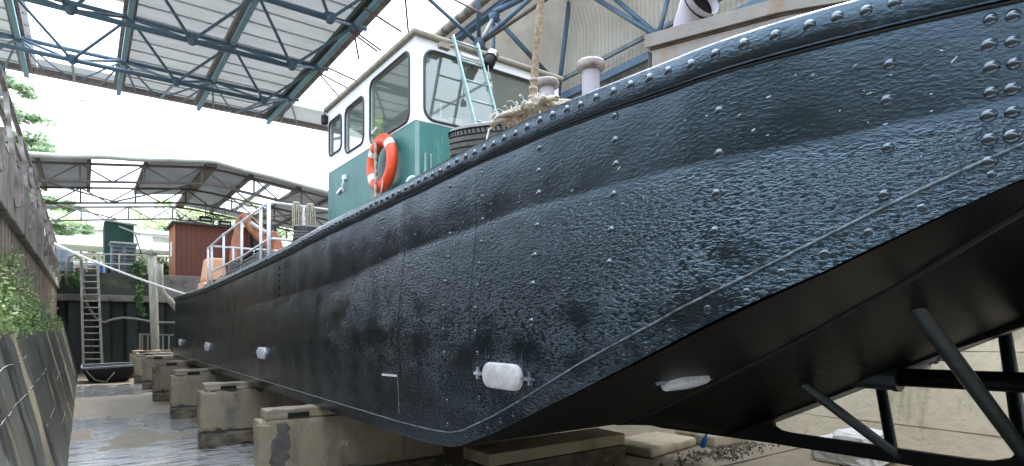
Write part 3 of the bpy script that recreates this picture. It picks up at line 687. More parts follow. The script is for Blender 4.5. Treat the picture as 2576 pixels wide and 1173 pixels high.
# rusty coaming with a plank rail near the stern
cm = MB(); ys2 = [-.2+.08*i for i in range(28)]
CXo = [(-.2,3.75),(.4,3.35),(.9,2.86),(1.38,2.53),(1.98,2.30)]
vs = []
for y in ys2:
    y = min(y, 1.98); x = lerp(CXo, y)
    vs += [(x, y, 2.57), (x, y, 2.985), (4.0, y, 2.985), (4.0, y, 2.57)]
cm.add(vs, [(4*j+k, 4*j+k+1, 4*j+k+5, 4*j+k+4) for j in range(len(ys2)-1) for k in range(3)])
cm.add([(2.30,1.98,2.57),(4.0,1.98,2.57),(4.0,1.98,2.985),(2.30,1.98,2.985)], [(0,1,2,3)])
co = cm.build('coaming', M['rust'], boat)
cm = MB(); vs = []
for y in ys2:
    y = min(y, 1.98); x = lerp(CXo, y)-.03
    vs += [(x, y+.02, 3.0), (x-.004, y+.02, 3.062), (x+.16, y+.02, 3.07), (x+.16, y+.02, 3.0)]
cm.add(vs, [(4*j+k, 4*j+(k+1) % 4, 4*j+(k+1) % 4+4, 4*j+k+4) for j in range(len(ys2)-1) for k in range(4)]); cm.add(vs[-4:], [(0,1,2,3)])
r0 = cm.build('coaming_rail', M['rust'], boat)
cm = MB(); cm.tube([(lerp(CXo, min(y,1.98))-.006, y+.008, 2.992) for y in ys2], .006, 5); cm.build('rust_seam', M['rustdark'], boat)
cm = MB(); cm.tube([(lerp(CXo, min(y,1.98))-.02, y+.01, 2.612) for y in ys2], .009, 5); cm.build('rust_seam', M['rustdark'], boat)
# cowl ventilator
cv = MB(); base = Vector((3.27, 2.50, 2.6))
path = [base, base+Vector((0,0,.90)), base+Vector((.005,-.02,1.02)), base+Vector((-.005,-.08,1.10)), base+Vector((-.02,-.17,1.13))]
vs = []; rr = (.085,.085,.092,.105,.125); n = 24
for i, p in enumerate(path):
    d = (path[min(i+1,4)]-path[max(i-1,0)]).normalized(); e = d.cross(Vector((.5,.8,0))).normalized(); f = d.cross(e)
    for k in range(n): vs.append(p+(e*math.cos(6.2832*k/n)+f*math.sin(6.2832*k/n))*rr[i])
cv.add(vs, [(i*n+k, i*n+(k+1) % n, (i+1)*n+(k+1) % n, (i+1)*n+k) for i in range(4) for k in range(n)])
vo_ = cv.build('cowl_ventilator', M['bollard'], boat, smooth=True)
cvm = MB(); cvm.add([v-(path[4]-path[3]).normalized()*.05 for v in vs[-n:]], [tuple(range(n))]); cvm.build('mouth', M['tyredk'], vo_)  # black disc painted in for the shade inside the mouth

# twin bollards with worn caps
for (bx, by, k_) in ((2.24,2.33,0.0),(2.40,2.90,.13)):
    Mt = Matrix.Translation((bx, by, 2.725+k_))
    o = MB().lathe([(.075,-.14),(.052,-.12),(.048,.05),(.048,.27)], 24, Mt).build('bollard', M['bollard'], boat, smooth=True)
    c = MB().lathe([(.0,.270),(.066,.272),(.076,.280),(.079,.292),(.078,.308),(.070,.320),(.050,.326),(0,.329)], 28, Mt)
    c = c.build('cap', M['bollardcap'], o)

# ------------------------------------------------------------------ wheelhouse
WX0, WX1, WY0, WY1, WZ0, WZ1, WM = 2.70, 4.60, 5.34, 7.96, 2.40, 4.53, 3.68
wh = MB().box(WX0, WX1, WY0, WY1, WZ0, WM)
who = wh.build('wheelhouse', M['green'], boat, bevel=.012)
def sub(o): return o
TH = .05
side_w = [(5.47,6.49,3.71,4.44,.10),(6.68,7.29,3.79,4.36,.10),(7.43,7.90,3.90,4.36,.08)]
front_w = [(2.80,4.47,3.71,4.43,.12)]
def wpanel(wins, o, u, v, n, a0, a1, nm='upper_wall'):
    mb = MB(); prism(mb, [(a0,WM+.001),(a1,WM+.001),(a1,WZ1),(a0,WZ1)], [list(reversed(rrect(*w_))) for w_ in wins], o, u, v, n, TH); sub(mb.build(nm, M['white'], who))
    for w_ in wins:
        L0 = rrect(*w_); gk = MB(); pts = [Vector(o)+Vector(u)*a+Vector(v)*b-Vector(n)*.004 for a, b in L0]; pts.append(pts[0]); pts.append(pts[1])
        gk.tube(pts, .014, 6, False); sub(gk.build('window_gasket', M['rubbergasket'], who, smooth=True))
        gp = MB(); q = [Vector(o)+Vector(u)*a+Vector(v)*b+Vector(n)*.02 for a, b in L0]; gp.add(q, [tuple(range(len(q)))]); sub(gp.build('window_pane', M['glass'], who))
wpanel(side_w, (WX0,0,0), (0,1,0), (0,0,1), (1,0,0), WY0, WY1)
wpanel(front_w, (0,WY0,0), (1,0,0), (0,0,1), (0,1,0), WX0+TH+.001, WX1-TH-.001)
wpanel(side_w[1:], (WX1,0,0), (0,1,0), (0,0,1), (-1,0,0), WY0, WY1)
wpanel([(2.9,3.35,3.75,4.40,.08)], (0,WY1,0), (1,0,0), (0,0,1), (0,-1,0), WX0+TH+.001, WX1-TH-.001)
rf = MB(); prism(rf, [(WX0-.045,WY0-.05),(WX1+.05,WY0-.05),(WX1+.05,WY1+.07),(WX0-.045,WY1+.07)], [], (0,0,WZ1+.002), (1,0,0), (0,1,0), (0,0,1), .058); sub(rf.build('cabin_roof', M['roofedge'], who, bevel=.02))
MB_ = MB(); MB_.box(WX0+.1, WX1-.1, WY0+.1, WY1-.1, WZ1+.061, WZ1+.08); sub(MB_.build('roof_crown', M['white'], who))
# corner angles and slot on the front face
for x0_, x1_, d_1, z1_ in ((2.695,2.74,.012,WM-.01),(2.79,2.815,.02,3.36),(2.86,2.875,.02,3.36),(3.9,3.93,.02,3.5)): MB().box(x0_, x1_, WY0-d_1, WY0-.002, 2.5, z1_).build('corner_trim', M['palegreen'], who)
# console, chair, helm and dials behind the glass
s = MB(); s.box(2.95,4.4,5.46,5.80,3.68,3.78); s.box(2.98,3.25,5.5,5.72,3.78,3.86); s.box(3.3,3.45,5.5,5.68,3.78,3.90); sub(s.build('console', M['interior'], who, bevel=.02))
s = MB(); s.box(3.4,3.9,6.5,6.95,3.68,3.78); s.box(3.4,3.9,6.92,7.02,3.78,4.2); sub(s.build('helm_seat', M['black'], who, bevel=.03))
s = MB(); s.tube([(3.62+.16*math.cos(a/16*6.283), 5.86, 4.02+.16*math.sin(a/16*6.283)) for a in range(18)], .012, 6, False)
for a in range(3): s.tube([(3.62,5.86,4.02),(3.62+.16*math.cos(a*2.1), 5.86, 4.02+.16*math.sin(a*2.1))], .008, 5)
sub(s.build('steering_wheel', M['black'], who))
s = MB(); s.tube([(3.05,5.44,3.80),(3.05,5.44,3.95)], .01, 6); s.box(2.9,3.14,5.44,5.5,3.77,3.80); s.box(3.16,3.3,5.43,5.47,3.77,3.83); sub(s.build('wiper_motor', M['white'], who))
# stern navigation lamp on the roof corner, search lamp and horn at the front
s = MB(); s.lathe([(0,-.06),(.04,-.06),(.045,-.05),(.045,.05),(.03,.065),(0,.07)], 16, Matrix.Translation((2.66,7.98,4.42))); s.tube([(2.66,7.98,4.49),(2.66,7.98,4.66)], .006, 5); sub(s.build('navigation_lamp', M['black'], who))
lm = at(1234, 150, Y=5.16)
s = MB(); Mt = Matrix.Translation(lm) @ Matrix.Rotation(R(25), 4, 'Y')
s.lathe([(0,-.10),(.05,-.095),(.062,-.08),(.064,-.01),(.055,.03)], 20, Mt); s.cur = 1; s.lathe([(.066,.03),(.07,.05),(.066,.08),(.05,.095),(0,.10)], 20, Mt)
sub(s.build('search_lamp', [M['black'], M['chrome']], who, smooth=True))
s = MB(); s.beam(lm+Vector((0,.02,.05)), lm+Vector((.0,.24,.12)), .03, .02); sub(s.build('lamp_bracket', M['dark'], who))
hn = at(1117, 118, Y=5.24)
s = MB(); s.box(hn.x-.06, hn.x+.06, hn.y-.03, hn.y+.03, hn.z-.025, hn.z+.03); s.tube([hn, hn+Vector((.10,-.02,.03))], .03, 10, r1=.015); sub(s.build('horn', M['roofedge'], who, bevel=.008))
s = MB(); s.beam(at(1160,137,Y=5.27), at(1205,152,Y=5.27), .03, .035); sub(s.build('strip_lamp', M['white'], who, bevel=.008))
# hooks on the side
s = MB(); hk = at(868, 447, X=2.69); s.box(2.665,2.698,hk.y-.045,hk.y+.045,hk.z-.03,hk.z+.03); s.tube([(2.68,hk.y,hk.z-.03),(2.66,hk.y+.02,hk.z-.10),(2.68,hk.y+.04,hk.z-.17)], .012, 6); h2 = at(855,481,X=2.69); s.beam((2.68,h2.y-.07,h2.z+.02),(2.68,h2.y+.07,h2.z-.02), .02, .035); sub(s.build('rope_hook', M['white'], who))
# green cowl on deck in front of the cabin
gc = MB(); cb = Vector((2.52,4.72,2.56)); pa = [cb, cb+Vector((0,0,.14)), cb+Vector((-.015,.02,.21)), cb+Vector((-.045,.07,.27)), cb+Vector((-.09,.14,.28))]
vs = []; rr = (.085,.09,.10,.115,.125)
for i, p in enumerate(pa):
    d = (pa[min(i+1,4)]-pa[max(i-1,0)]).normalized(); e = d.cross(Vector((.9,.5,0.01))).normalized(); f = d.cross(e)
    for k in range(20): vs.append(p+(e*math.cos(6.2832*k/20)+f*math.sin(6.2832*k/20))*rr[i])
gc.add(vs, [(i*20+k, i*20+(k+1) % 20, (i+1)*20+(k+1) % 20, (i+1)*20+k) for i in range(4) for k in range(20)])
go_ = gc.build('green_ventilator', M['green'], boat, smooth=True)
gm = MB(); gm.tube(vs[-20:]+[vs[-20], vs[-19]], .009, 6, False); gm.add([v for v in vs[-20:]], [tuple(range(20))]); sub(gm.build('mouth', M['white'], go_))

# deck railing near the bow (white tubes)
def rail(pts, nm='rail', r=.019): return MB().tube(pts, r, 10).build(nm, M['galv'], boat, smooth=True)
RX = 2.1; zt = 3.30
rail([(RX,13.65,3.22),(RX,13.2,3.24),(RX,12.0,3.30),(RX,8.72,3.335),(RX+.06,8.65,3.34),(4.6,8.65,3.30)])
rail([(RX,13.25,2.70),(RX,10.3,2.74),(RX,8.70,2.82),(RX+.05,8.65,2.83),(4.6,8.65,2.80)], r=.017)
rail([(RX,13.2,3.22),(2.95,13.2,3.22),(5.4,13.2,3.22)], r=.02)
for y_ in (13.65,13.2,11.95,10.4,9.12,8.66):
    rail([(RX,y_,lerp(GW,y_)-.01),(RX,y_,3.24 if y_ > 13 else 3.32)], 'rail_post', .021 if y_ > 8.7 else .027)
for x_, y_ in ((2.5,13.2),(2.9,13.2),(3.6,13.2),(2.58,8.65),(3.4,8.65)): rail([(x_,y_,2.36),(x_,y_,3.24 if y_ > 10 else 3.32)], 'rail_post', .02)
rail([(RX+.1,14.9,2.30),(RX+.1,14.9,2.50),(RX+.1,14.6,2.54),(RX+.1,14.3,2.50),(RX+.1,14.3,2.30)], 'handrail_loop', .02)

# orange engine cover at the bow
ec = thing('engine_cover', 'faded orange engine cover standing by the bow rail', 'engine cover', (2.45,15.3,2.31))
def tapered(mb, x0,x1,y0,y1,z0,z1,tp):
    mb.add([(x0,y0,z0),(x1,y0,z0),(x1,y1,z0),(x0,y1,z0),(x0+tp,y0+tp,z1),(x1-tp,y0+tp,z1),(x1-tp,y1-tp,z1),(x0+tp,y1-tp,z1)], [(3,2,1,0),(4,5,6,7),(0,1,5,4),(1,2,6,5),(2,3,7,6),(3,0,4,7)])
s = MB(); tapered(s, 2.22,2.72,14.95,15.6,2.62,3.18,.07); s.build('hood', M['cowl'], ec, bevel=.05)
s = MB(); tapered(s, 2.16,2.76,14.85,15.65,2.31,2.61,.03); s.build('lower_case', M['cowl'], ec, bevel=.03)
s = MB(); s.box(2.20,2.34,14.825,14.855,2.42,2.54); s.build('data_panel', M['white'], ec)

# fenders: long rubber rolls on deck behind the rail
fd = thing('rubber_fender', 'long grey rubber fender lying inside the rail, nearer the wheelhouse', 'fender', (2.24,10.3,2.4), 'rubber fenders along the bow deck')
def roll(root, y0, y1, zc_, r):
    s = MB(); n = 14; pts = [(2.24, y0+(y1-y0)*i/n, zc_+.02*math.sin(i*.5)) for i in range(n+1)]; s.tube(pts, r, 18)
    for a in range(9): 
        an = R(30+a*17); s.cur = 1; s.tube([(2.24+(r+.001)*math.cos(an+1.2), p[1], p[2]+(r+.001)*math.sin(an+.9)) for p in pts[1:-1]], .005, 4)
    s.build('roll', [M['tyre'], M['tyredk']], root, smooth=True)
roll(fd, 9.15, 11.5, 2.58, .16)
fd2 = thing('rubber_fender', 'grey rubber fender lying inside the rail beside the orange cover', 'fender', (2.24,12.8,2.35), 'rubber fenders along the bow deck')
roll(fd2, 11.7, 14.1, 2.43, .13)

def make_tyre(name, label, c, R_, w_, tilt, grooves=5, group='tyres on deck'):
    root = thing(name, label, 'tyre', c, group); root.rotation_euler = tilt
    s = MB(); h = w_/2
    prof = [(R_*.58,-h*.55),(R_*.62,-h*.9),(R_*.8,-h*1.02),(R_*.93,-h*.95),(R_*.985,-h*.80)]
    m = grooves
    for i in range(m):
        a = -h*.78+1.56*h*i/m; b = -h*.78+1.56*h*(i+1)/m; bul = lambda t: R_*(1-.035*(t/h)**2)
        prof += [(bul(a)-.0, a+.002), (bul(b)-.0, b-.010), (bul(b)-.014, b-.009), (bul(b)-.014, b-.001)]
    prof += [(R_*.985,h*.80),(R_*.93,h*.95),(R_*.8,h*1.02),(R_*.62,h*.9),(R_*.58,h*.55),(R_*.60,0),(R_*.58,-h*.55)]
    s.lathe(prof, 48)
    # cross sipes
    s.cur = 1
    for k in range(64):
        an = 2*math.pi*k/64
        for sg in (-1, 1):
            p0 = Vector((R_*.978*math.cos(an), R_*.978*math.sin(an), sg*h*.80)); p1 = Vector((R_*.992*math.cos(an+.03), R_*.992*math.sin(an+.03), sg*h*.52)); s.tube([p0, p1], .004, 4)
    me = s.build('casing', [M['tyre'], M['tyredk']], None, smooth=False); me.parent = root
    return root
make_tyre('tyre', 'large worn car tyre tilted against the gunwale in front of the green wheelhouse', (2.44,3.50,2.93), .36, .25, (R(8), R(-12), 0), 5)
make_tyre('tyre', 'worn tyre lying flat under the coiled rope on the cross rail', (2.55,8.25,2.855), .225, .25, (R(4), R(2), 0), 5)
make_tyre('tyre', 'tyre half hidden behind the gunwale, right of the rope-draped tyre', (2.95,8.42,2.80), .24, .22, (0,0,0), 4)

# lifebuoy on the wheelhouse side
lb = thing('lifebuoy', 'orange and white lifebuoy hanging on the green wheelhouse side', 'lifebuoy', at(960,412,X=2.60))
c = Vector(lb.location); RR, rr_ = .265, .075
t = MB(); n, m = 48, 14
tp = MB()
for mb_, segs in ((t, None),):
    vs = []
    for i in range(n):
        a = 2*math.pi*i/n
        for k in range(m):
            b = 2*math.pi*k/m; r0_ = RR+rr_*math.cos(b)
            vs.append(c+Vector((rr_*.75*math.sin(b), r0_*math.sin(a), r0_*math.cos(a)*.93)))
    for i in range(n):
        ad = 360*(i+.5)/n
        mb_.cur = 1 if any(abs((ad-q+180) % 360-180) < 8 for q in (52,124,305)) else 0
        mb_.add([], [])
        for k in range(m):
            mb_.f.append([i*m+k, i*m+(k+1) % m, ((i+1) % n)*m+(k+1) % m, ((i+1) % n)*m+k]); mb_.m.append(mb_.cur)
    mb_.v = [tuple(v) for v in vs]
t.build('ring', [M['orange'], M['reflect']], lb, smooth=True)
t = MB()
for i in range(2):
    t.tube([c+Vector((-.07, .012*math.sin(k*1.4+i*3.14), .20-.62*k/16+.012*math.cos(k*1.4+i*3.14))) for k in range(17)], .014, 7)
t.tube([c+Vector((-.06,-.17,-.22)), c+Vector((-.09,-.19,-.36)), c+Vector((-.09,-.06,-.42)), c+Vector((-.08,.0,-.40))], .007, 6)
t.tube([c+Vector((-.05,.12,-.30)), c+Vector((-.05,.14,-.40)), c+Vector((-.05,.10,-.43))], .006, 6)
t.build('grab_line', M['rope'], lb, smooth=True)

# hi-vis jacket in the cabin
jk = thing('jacket', 'yellow hi-vis jacket with navy sleeve hung inside the cabin window', 'jacket', (2.86,6.28,3.7))
def blob(mb, c, r, seed, n=12):
    vs = []
    for j in range(n+1):
        th = math.pi*j/n
        for k in range(2*n):
            ph = math.pi*k/n; d = Vector((math.sin(th)*math.cos(ph), math.sin(th)*math.sin(ph), math.cos(th)))
            q = 1+.28*noise.noise(d*1.8+Vector((seed,0,0)))+.10*noise.noise(d*6+Vector((seed,3,0)))
            vs.append(Vector(c)+Vector((d.x*r[0], d.y*r[1], d.z*r[2]))*q)
    mb.add(vs, [(j*2*n+k, (j+1)*2*n+k, (j+1)*2*n+(k+1) % (2*n), j*2*n+(k+1) % (2*n)) for j in range(n) for k in range(2*n)])
s = MB(); jc = at(950,330,X=2.775); blob(s, jc, (.03,.15,.19), 2); s.build('body_panel', M['hivis'], jk, smooth=True)
s = MB(); blob(s, jc+Vector((.01,.15,-.12)), (.03,.07,.14), 5); s.build('sleeve', M['navy'], jk, smooth=True)
s = MB(); s.tube([jc+Vector((-.05,-.10,.0)), jc+Vector((-.058,.0,-.04)), jc+Vector((-.05,.11,.02))], .018, 6); s.build('reflective_stripe', M['reflect'], jk)

# ladder leaning on the wheelhouse front
ld = thing('ladder', 'pale green steel ladder leaning on the front of the wheelhouse', 'ladder', (3.2,4.8,2.55))
t0, t1 = Vector((3.09,5.26,4.61)), Vector((3.09,4.43,2.60))
for dx in (0, .30):
    MB().beam(t0+Vector((dx,0,0)), t1+Vector((dx+.0,0,0)), .022, .040).build('stile', M['palegreen'], ld, bevel=.006)
for k in range(9):
    q = .03+.116*k; p = t0.lerp(t1, q)
    MB().tube([p+Vector((.005,0,0)), p+Vector((.295,0,0))], .0105, 8).build('rung', M['palegreen'], ld, smooth=True)

# rope knot hanging from the search lamp
s = MB(); a = at(1228,165,Y=5.12); b = at(1231,212,Y=5.10); s.tube([a, b], .005, 5); o1 = at(1231,222,Y=5.10); blob(s, o1, (.035,.035,.045), 9, 8)
tag(s.build('rope_knot', M['rope'], None, smooth=True), 'small white rope knot hanging on a cord below the search lamp', 'rope knot')
# red buoy behind the tyre
s = MB(); blob(s, at(1211,330,Y=4.3), (.09,.08,.06), 12, 8); tag(s.build('red_can', M['red'], None, smooth=True), 'red plastic can top showing behind the deck tyre', 'can')

# twisted hanging rope and the heap it comes from
def twisted(mb, pts, r, turns, strands=3, rs=None):
    pts = [Vector(p) for p in pts]; rs = rs or r*.52
    N_ = int(turns*7)
    def at_(t):
        f = t*(len(pts)-1); i = min(int(f), len(pts)-2); q = f-i
        p0, p1, p2, p3 = pts[max(i-1,0)], pts[i], pts[i+1], pts[min(i+2,len(pts)-1)]
        return .5*((2*p1)+(-p0+p2)*q+(2*p0-5*p1+4*p2-p3)*q*q+(-p0+3*p1-3*p2+p3)*q**3)
    for s_ in range(strands):
        out = []
        for i in range(N_+1):
            t_ = i/N_; p = at_(t_); d = (at_(min(1,t_+.004))-at_(max(0,t_-.004))).normalized(); e = d.orthogonal() if abs(d.z) < .99 else Vector((1,0,0)); e = d.cross(Vector((.3,.9,.2))).normalized(); f = d.cross(e)
            a = turns*2*math.pi*t_+s_*2*math.pi/strands; out.append(p+(e*math.cos(a)+f*math.sin(a))*r*.62)
        mb.tube(out, rs, 6)
top = at(1366, -150, Z=8.0); bot = at(1338, 268, X=2.18)
top = bot+(at(1362,-60,X=2.18)-bot)*6.5
hr = thing('mooring_rope', 'brown twisted rope hanging down past the wheelhouse to the deck edge', 'rope', bot)
s = MB(); twisted(s, [bot, bot+(top-bot)*.25+Vector((.01,0,0)), bot+(top-bot)*.5, top], .021, 105); s.build('strands', M['ropebrown'], hr, smooth=True)
s = MB(); d_ = (top-bot)*.035
for i in range(4): s.tube([bot+d_*(i*.3)+Vector((.02*math.cos(k), .02*math.sin(k), .0)) for k in range(8)], .012, 6)
s.build('whipping', M['rope'], hr, smooth=True)
rp = thing('rope_heap', 'frayed pale rope piled on the gunwale where the brown rope comes down', 'rope', (2.1,2.9,2.65))
rg = random.Random(5)
def heap(a_pix, b_pix, n_, spread):
    s = MB()
    for i in range(n_):
        pts = []; ph = rg.random()*6
        for k in range(9):
            q = k/8; p = a_pix.lerp(b_pix, q)
            pts.append(p+Vector((.06*math.sin(q*9+ph), .05*math.sin(q*13+ph*2), (.01+.045*math.sin(math.pi*q))*(.3+rg.random()))))
        twisted(s, pts, .014, 22)
    return s
A_, B_ = at(1262,318,X=2.0), at(1408,262,X=2.02)
heap(A_, B_, 7, .05).build('coil', M['rope'], rp, smooth=True)
s = MB()
for i in range(70):
    p = A_.lerp(B_, rg.random()*.8)+Vector((rg.gauss(0,.03), rg.gauss(0,.03), .03+.05*rg.random())); q = p+Vector((rg.gauss(0,.028), rg.gauss(0,.028), rg.gauss(.0,.025)))
    s.tube([p, (p+q)/2+Vector((0,0,.015)), q], .0018, 4)
s.tube([A_+Vector((0,.05,.03)), A_+Vector((-.03,.09,.0)), A_+Vector((-.05,.10,-.10))], .006, 6)
s.build('frayed_ends', M['ropewhite'], rp)
# coiled ropes over the cross rail
for nm, x_, lab in (('coiled_rope', 2.46, 'pale rope hank looped over the cross rail, left one of two above the flat tyre'), ('coiled_rope', 2.66, 'pale rope hank looped over the cross rail, right one of two above the flat tyre')):
    hk_ = MB()
    for i in range(4):
        w_ = .028+.012*rg.random(); dx = .03*(i-1.5)*.6; L_ = .42+.12*rg.random()
        hk_.tube([(x_+dx+w_*math.sin(a/12*6.283)*(1.0), 8.62-.05*math.sin(a/24*6.283)-.02*(i % 2), 3.38-L_/2+L_/2*math.cos(a/12*6.283)) for a in range(13)], .0095, 6)
    tag(hk_.build(nm, M['rope'], None, smooth=True), lab, 'rope', 'rope hanks on the cross rail')
# heap of line at the bow
s = heap(Vector((1.98,15.6,2.33)), Vector((2.05,14.6,2.33)), 4, .05)
tag(s.build('bow_line', M['rope'], None, smooth=True), 'small heap of pale line on the bow deck edge', 'rope')
s = heap(Vector((2.0,11.75,2.38)), Vector((2.02,11.3,2.42)), 4, .05)
tag(s.build('lashing_rope', M['rope'], None, smooth=True), 'tangled rope lashing between the two rubber fenders', 'rope')
# white mooring line from the left railing to the bow
a, b = at(133,611,X=-.72), Vector((1.95,15.9,2.36)); mid = []
for i in range(13):
    q = i/12; p = a.lerp(b, q); p.z -= .22*4*q*(1-q)*.35; mid.append(p)
s = MB(); s.tube(mid, .027, 8); tag(s.build('mooring_line', M['ropewhite'], None, smooth=True), 'taut white line from the left railing to the vessel bow', 'rope')

# ------------------------------------------------------------------ support blocks
def rough_box(mb, x0, x1, y0, y1, z0, z1, seed, amp=.004, chip=.022, step=.045):
    D = (x1-x0, y1-y0, z1-z0); O = (x0, y0, z0); N_ = [max(3, int(d/step)) for d in D]
    def disp(p):
        q = Vector(p); e = [min(p[i]-O[i], O[i]+D[i]-p[i]) for i in range(3)]; near = sum(1 for v in e if v < .001)
        q += Vector((noise.noise(q*5+Vector((seed,0,0))), noise.noise(q*5+Vector((0,seed,0))), noise.noise(q*5+Vector((0,0,seed)))))*amp
        if near >= 2:
            c = .004+chip*max(0, noise.noise(Vector(p)*9+Vector((seed*2.3,1,1)))-.05)*2.2
            for i in range(3):
                if e[i] < .001: q[i] += c if p[i]-O[i] < .001 else -c
        return q
    for a, b, c in ((0,1,2),(1,2,0),(2,0,1)):
        for side in (0, 1):
            vs = []
            for i in range(N_[a]+1):
                for j in range(N_[b]+1):
                    p = [0,0,0]; p[a] = O[a]+D[a]*i/N_[a]; p[b] = O[b]+D[b]*j/N_[b]; p[c] = O[c]+D[c]*side; vs.append(disp(p))
            K_ = N_[b]+1; fs = []
            for i in range(N_[a]):
                for j in range(N_[b]):
                    f = (i*K_+j, (i+1)*K_+j, (i+1)*K_+j+1, i*K_+j+1); fs.append(f if side else f[::-1])
            mb.add(vs, fs)
    return mb
def block(x0, x1, y0, th, seed, stain=False):
    rg_ = random.Random(seed)
    s = MB(); rough_box(s, x0, x1, y0, y0+th, .212, .745, seed); s.build('concrete_block', M['block'], cur); MB().box(x0+.02, x1, y0+.012, y0+th-.012, .18, .22).build('joint_packing', M['dark'], cur)
    s = MB(); rough_box(s, x0+.006, x1, y0-.006, y0+th+.006, -.01, .192, seed+20, .006, .03); s.build('block_foot', M['blockwet'], cur)
    tb = MB(); n = 26; vs = []
    a0, a1 = x0+.06, x0+1.1
    for i in range(n+1):
        x = a0+(a1-a0)*i/n; w0 = .022*noise.noise(Vector((x*4, seed, 0))); w1 = .014*noise.noise(Vector((x*5, seed, 3)))
        w2 = .02*noise.noise(Vector((x*11, seed, 6))); vs += [(x, y0+.025+w0, .746), (x, y0+.022+w1, .838+w0+w2*.4), (x, y0+th-.03+w1, .838-w0), (x, y0+th-.03, .746)]
    tb.add(vs, [(4*i+k, 4*i+(k+1) % 4, 4*i+4+(k+1) % 4, 4*i+4+k) for i in range(n) for k in range(4)]+[(3,2,1,0),(4*n,4*n+1,4*n+2,4*n+3)])
    to = tb.build('timber_pad', M['timber'], cur, bevel=.008)
    s = MB(); s.box(x0+.25, x0+.44, y0+.004, y0+.03, .758, .80); so = s.build('bolt_slot', M['black'], to)
ylist = [5.52, 8.52, 11.50, 14.45, 17.35, 19.2, 21.4]
labs = ['tar-stained beige concrete block with timber pad, closest under the hull', 'clean beige concrete block with timber pad, second from the tar-stained one', 'concrete block with timber pad, third in the row under the hull',
        'reddish concrete block with timber pad, fourth in the row', 'dark-footed concrete block, fifth in the row', 'concrete block sixth in the row, last but one before the far wall', 'pale long-topped concrete block last in the row, beside the pipe']
for i, (yb_, lab) in enumerate(zip(ylist, labs)):
    cur = thing('support_block', lab, 'support block', (2.2, yb_+.12, 0), 'concrete blocks under the hull')
    x0 = (1.26,1.215,1.20,1.18,1.19,1.12,1.14)[i]
    block(x0, 3.15, yb_, .26, i+1)
    if i == 0:
        OUTL = [(1.40,.715),(1.50,.715),(1.53,.66),(1.51,.60),(1.53,.53),(1.50,.45),(1.52,.40),(1.47,.33),(1.49,.26),(1.46,.23),(1.39,.23),(1.37,.30),(1.35,.38),(1.36,.47),(1.34,.54),(1.40,.60),(1.42,.66)]
        sm = MB(); pts2 = [(a_+.012*math.sin(i_*2.3), b_2+.01*math.sin(i_*3.1)) for i_, (a_, b_2) in enumerate(sum([[p_, ((p_[0]+q_[0])/2+.013*math.sin(k_*5), (p_[1]+q_[1])/2)] for k_, (p_, q_) in enumerate(zip(OUTL, OUTL[1:]+OUTL[:1]))], []))]
        _u = [(1.40,.72),(1.50,.73),(1.545,.66),(1.52,.56),(1.545,.46),(1.50,.38),(1.53,.28),(1.49,.21),(1.38,.21),(1.36,.34),(1.33,.45),(1.36,.55),(1.42,.62)]
        prism(sm, pts2, [], (0, yb_-.0045, 0), (1,0,0), (0,0,1), (0,1,0), .006); sm.build('tar_stain', M['stain'], cur)
        p = at(862,1122,Y=yb_); text_mesh('chalk_number', '84', .085, .0004, M['chalk'], (p.x, yb_-.006, p.z), (R(90),R(8),0), cur, .3)
# inner keel blocks
for yb_, x0, x1, h_, lab in ((4.9,3.3,5.28,.30,'low pale concrete block beyond the skeg, lit at its right end'),(6.9,3.4,4.3,.76,'keel block in the dark under the hull')):
    cur = thing('keel_block', lab, 'support block', (x0+.4, yb_+.2, 0))
    MB().box(x0, x1, yb_, yb_+.5, .17, h_).build('concrete_block', M['rightwall'], cur, bevel=.012)
    MB().box(x0+.01, x1+.004, yb_-.006, yb_+.506, -.01, .16).build('block_foot', M['blockwet'], cur, bevel=.012)

# rubble, pale blocks and debris on the right side of the floor
rb = thing('stone_blocks', 'pale white stone blocks piled at the foot of the right slope', 'stones', (7.3,3.0,0))
def rock(mb, c, r, seed, n=14):
    vs = []
    for j in range(n+1):
        th = math.pi*j/n
        for k in range(2*n):
            ph = math.pi*k/n; d = Vector((math.sin(th)*math.cos(ph), math.sin(th)*math.sin(ph), math.cos(th)))
            e = Vector([math.copysign(abs(v)**.45, v) for v in d]); q = 1+.14*noise.noise(d*2.2+Vector((seed,0,0)))+.07*noise.noise(d*7+Vector((seed,3,0)))
            vs.append(Vector(c)+Vector((e.x*r[0], e.y*r[1], e.z*r[2]))*q)
    mb.add(vs, [(j*2*n+k, (j+1)*2*n+k, (j+1)*2*n+(k+1) % (2*n), j*2*n+(k+1) % (2*n)) for j in range(n) for k in range(2*n)])
for k_, (px, w_, h_, dz) in enumerate(((2130,.30,.15,.12),(2235,.36,.12,.12),(2215,.34,.08,.30))):
    p = at(px, 1150, Z=.0); s = MB(); rock(s, (min(p.x,7.3), p.y, dz), (w_, .22, h_), k_*3+1); s.build('stone', M['stone'], rb)
for k_, (x_, y_, w2, lab) in enumerate(((6.0,5.1,1.1,'pale flat slab on the floor beyond the low block'),(7.0,4.9,.7,'pale flat slab against the right slope, farther from the low block'))):
    lg = MB(); lg.box(-w2/2, w2/2, -.35, .35, 0, .12+.05*k_, M=Matrix.Translation((x_, y_, 0)) @ Matrix.Rotation(R(8-14*k_), 4, 'Z')); tag(lg.build('stone_slab', M['rightwall'], None, bevel=.04), lab, 'slab')
s = MB(); rg = random.Random(9)
for i in range(230):
    p = Vector((6.4+rg.gauss(0,.55), 4.35+rg.gauss(0,.14), .02)); d = Vector((rg.gauss(0,1), rg.gauss(0,1), rg.gauss(0,.4))).normalized()*(.02+.04*rg.random()); s.tube([p, p+d*.5+Vector((0,0,.03*rg.random())), p+d], .004+.012*rg.random(), 4)
tag(s.build('debris', M['debris'], None), 'dark twigs and rubbish on the floor under the skeg', 'debris', kind='stuff')
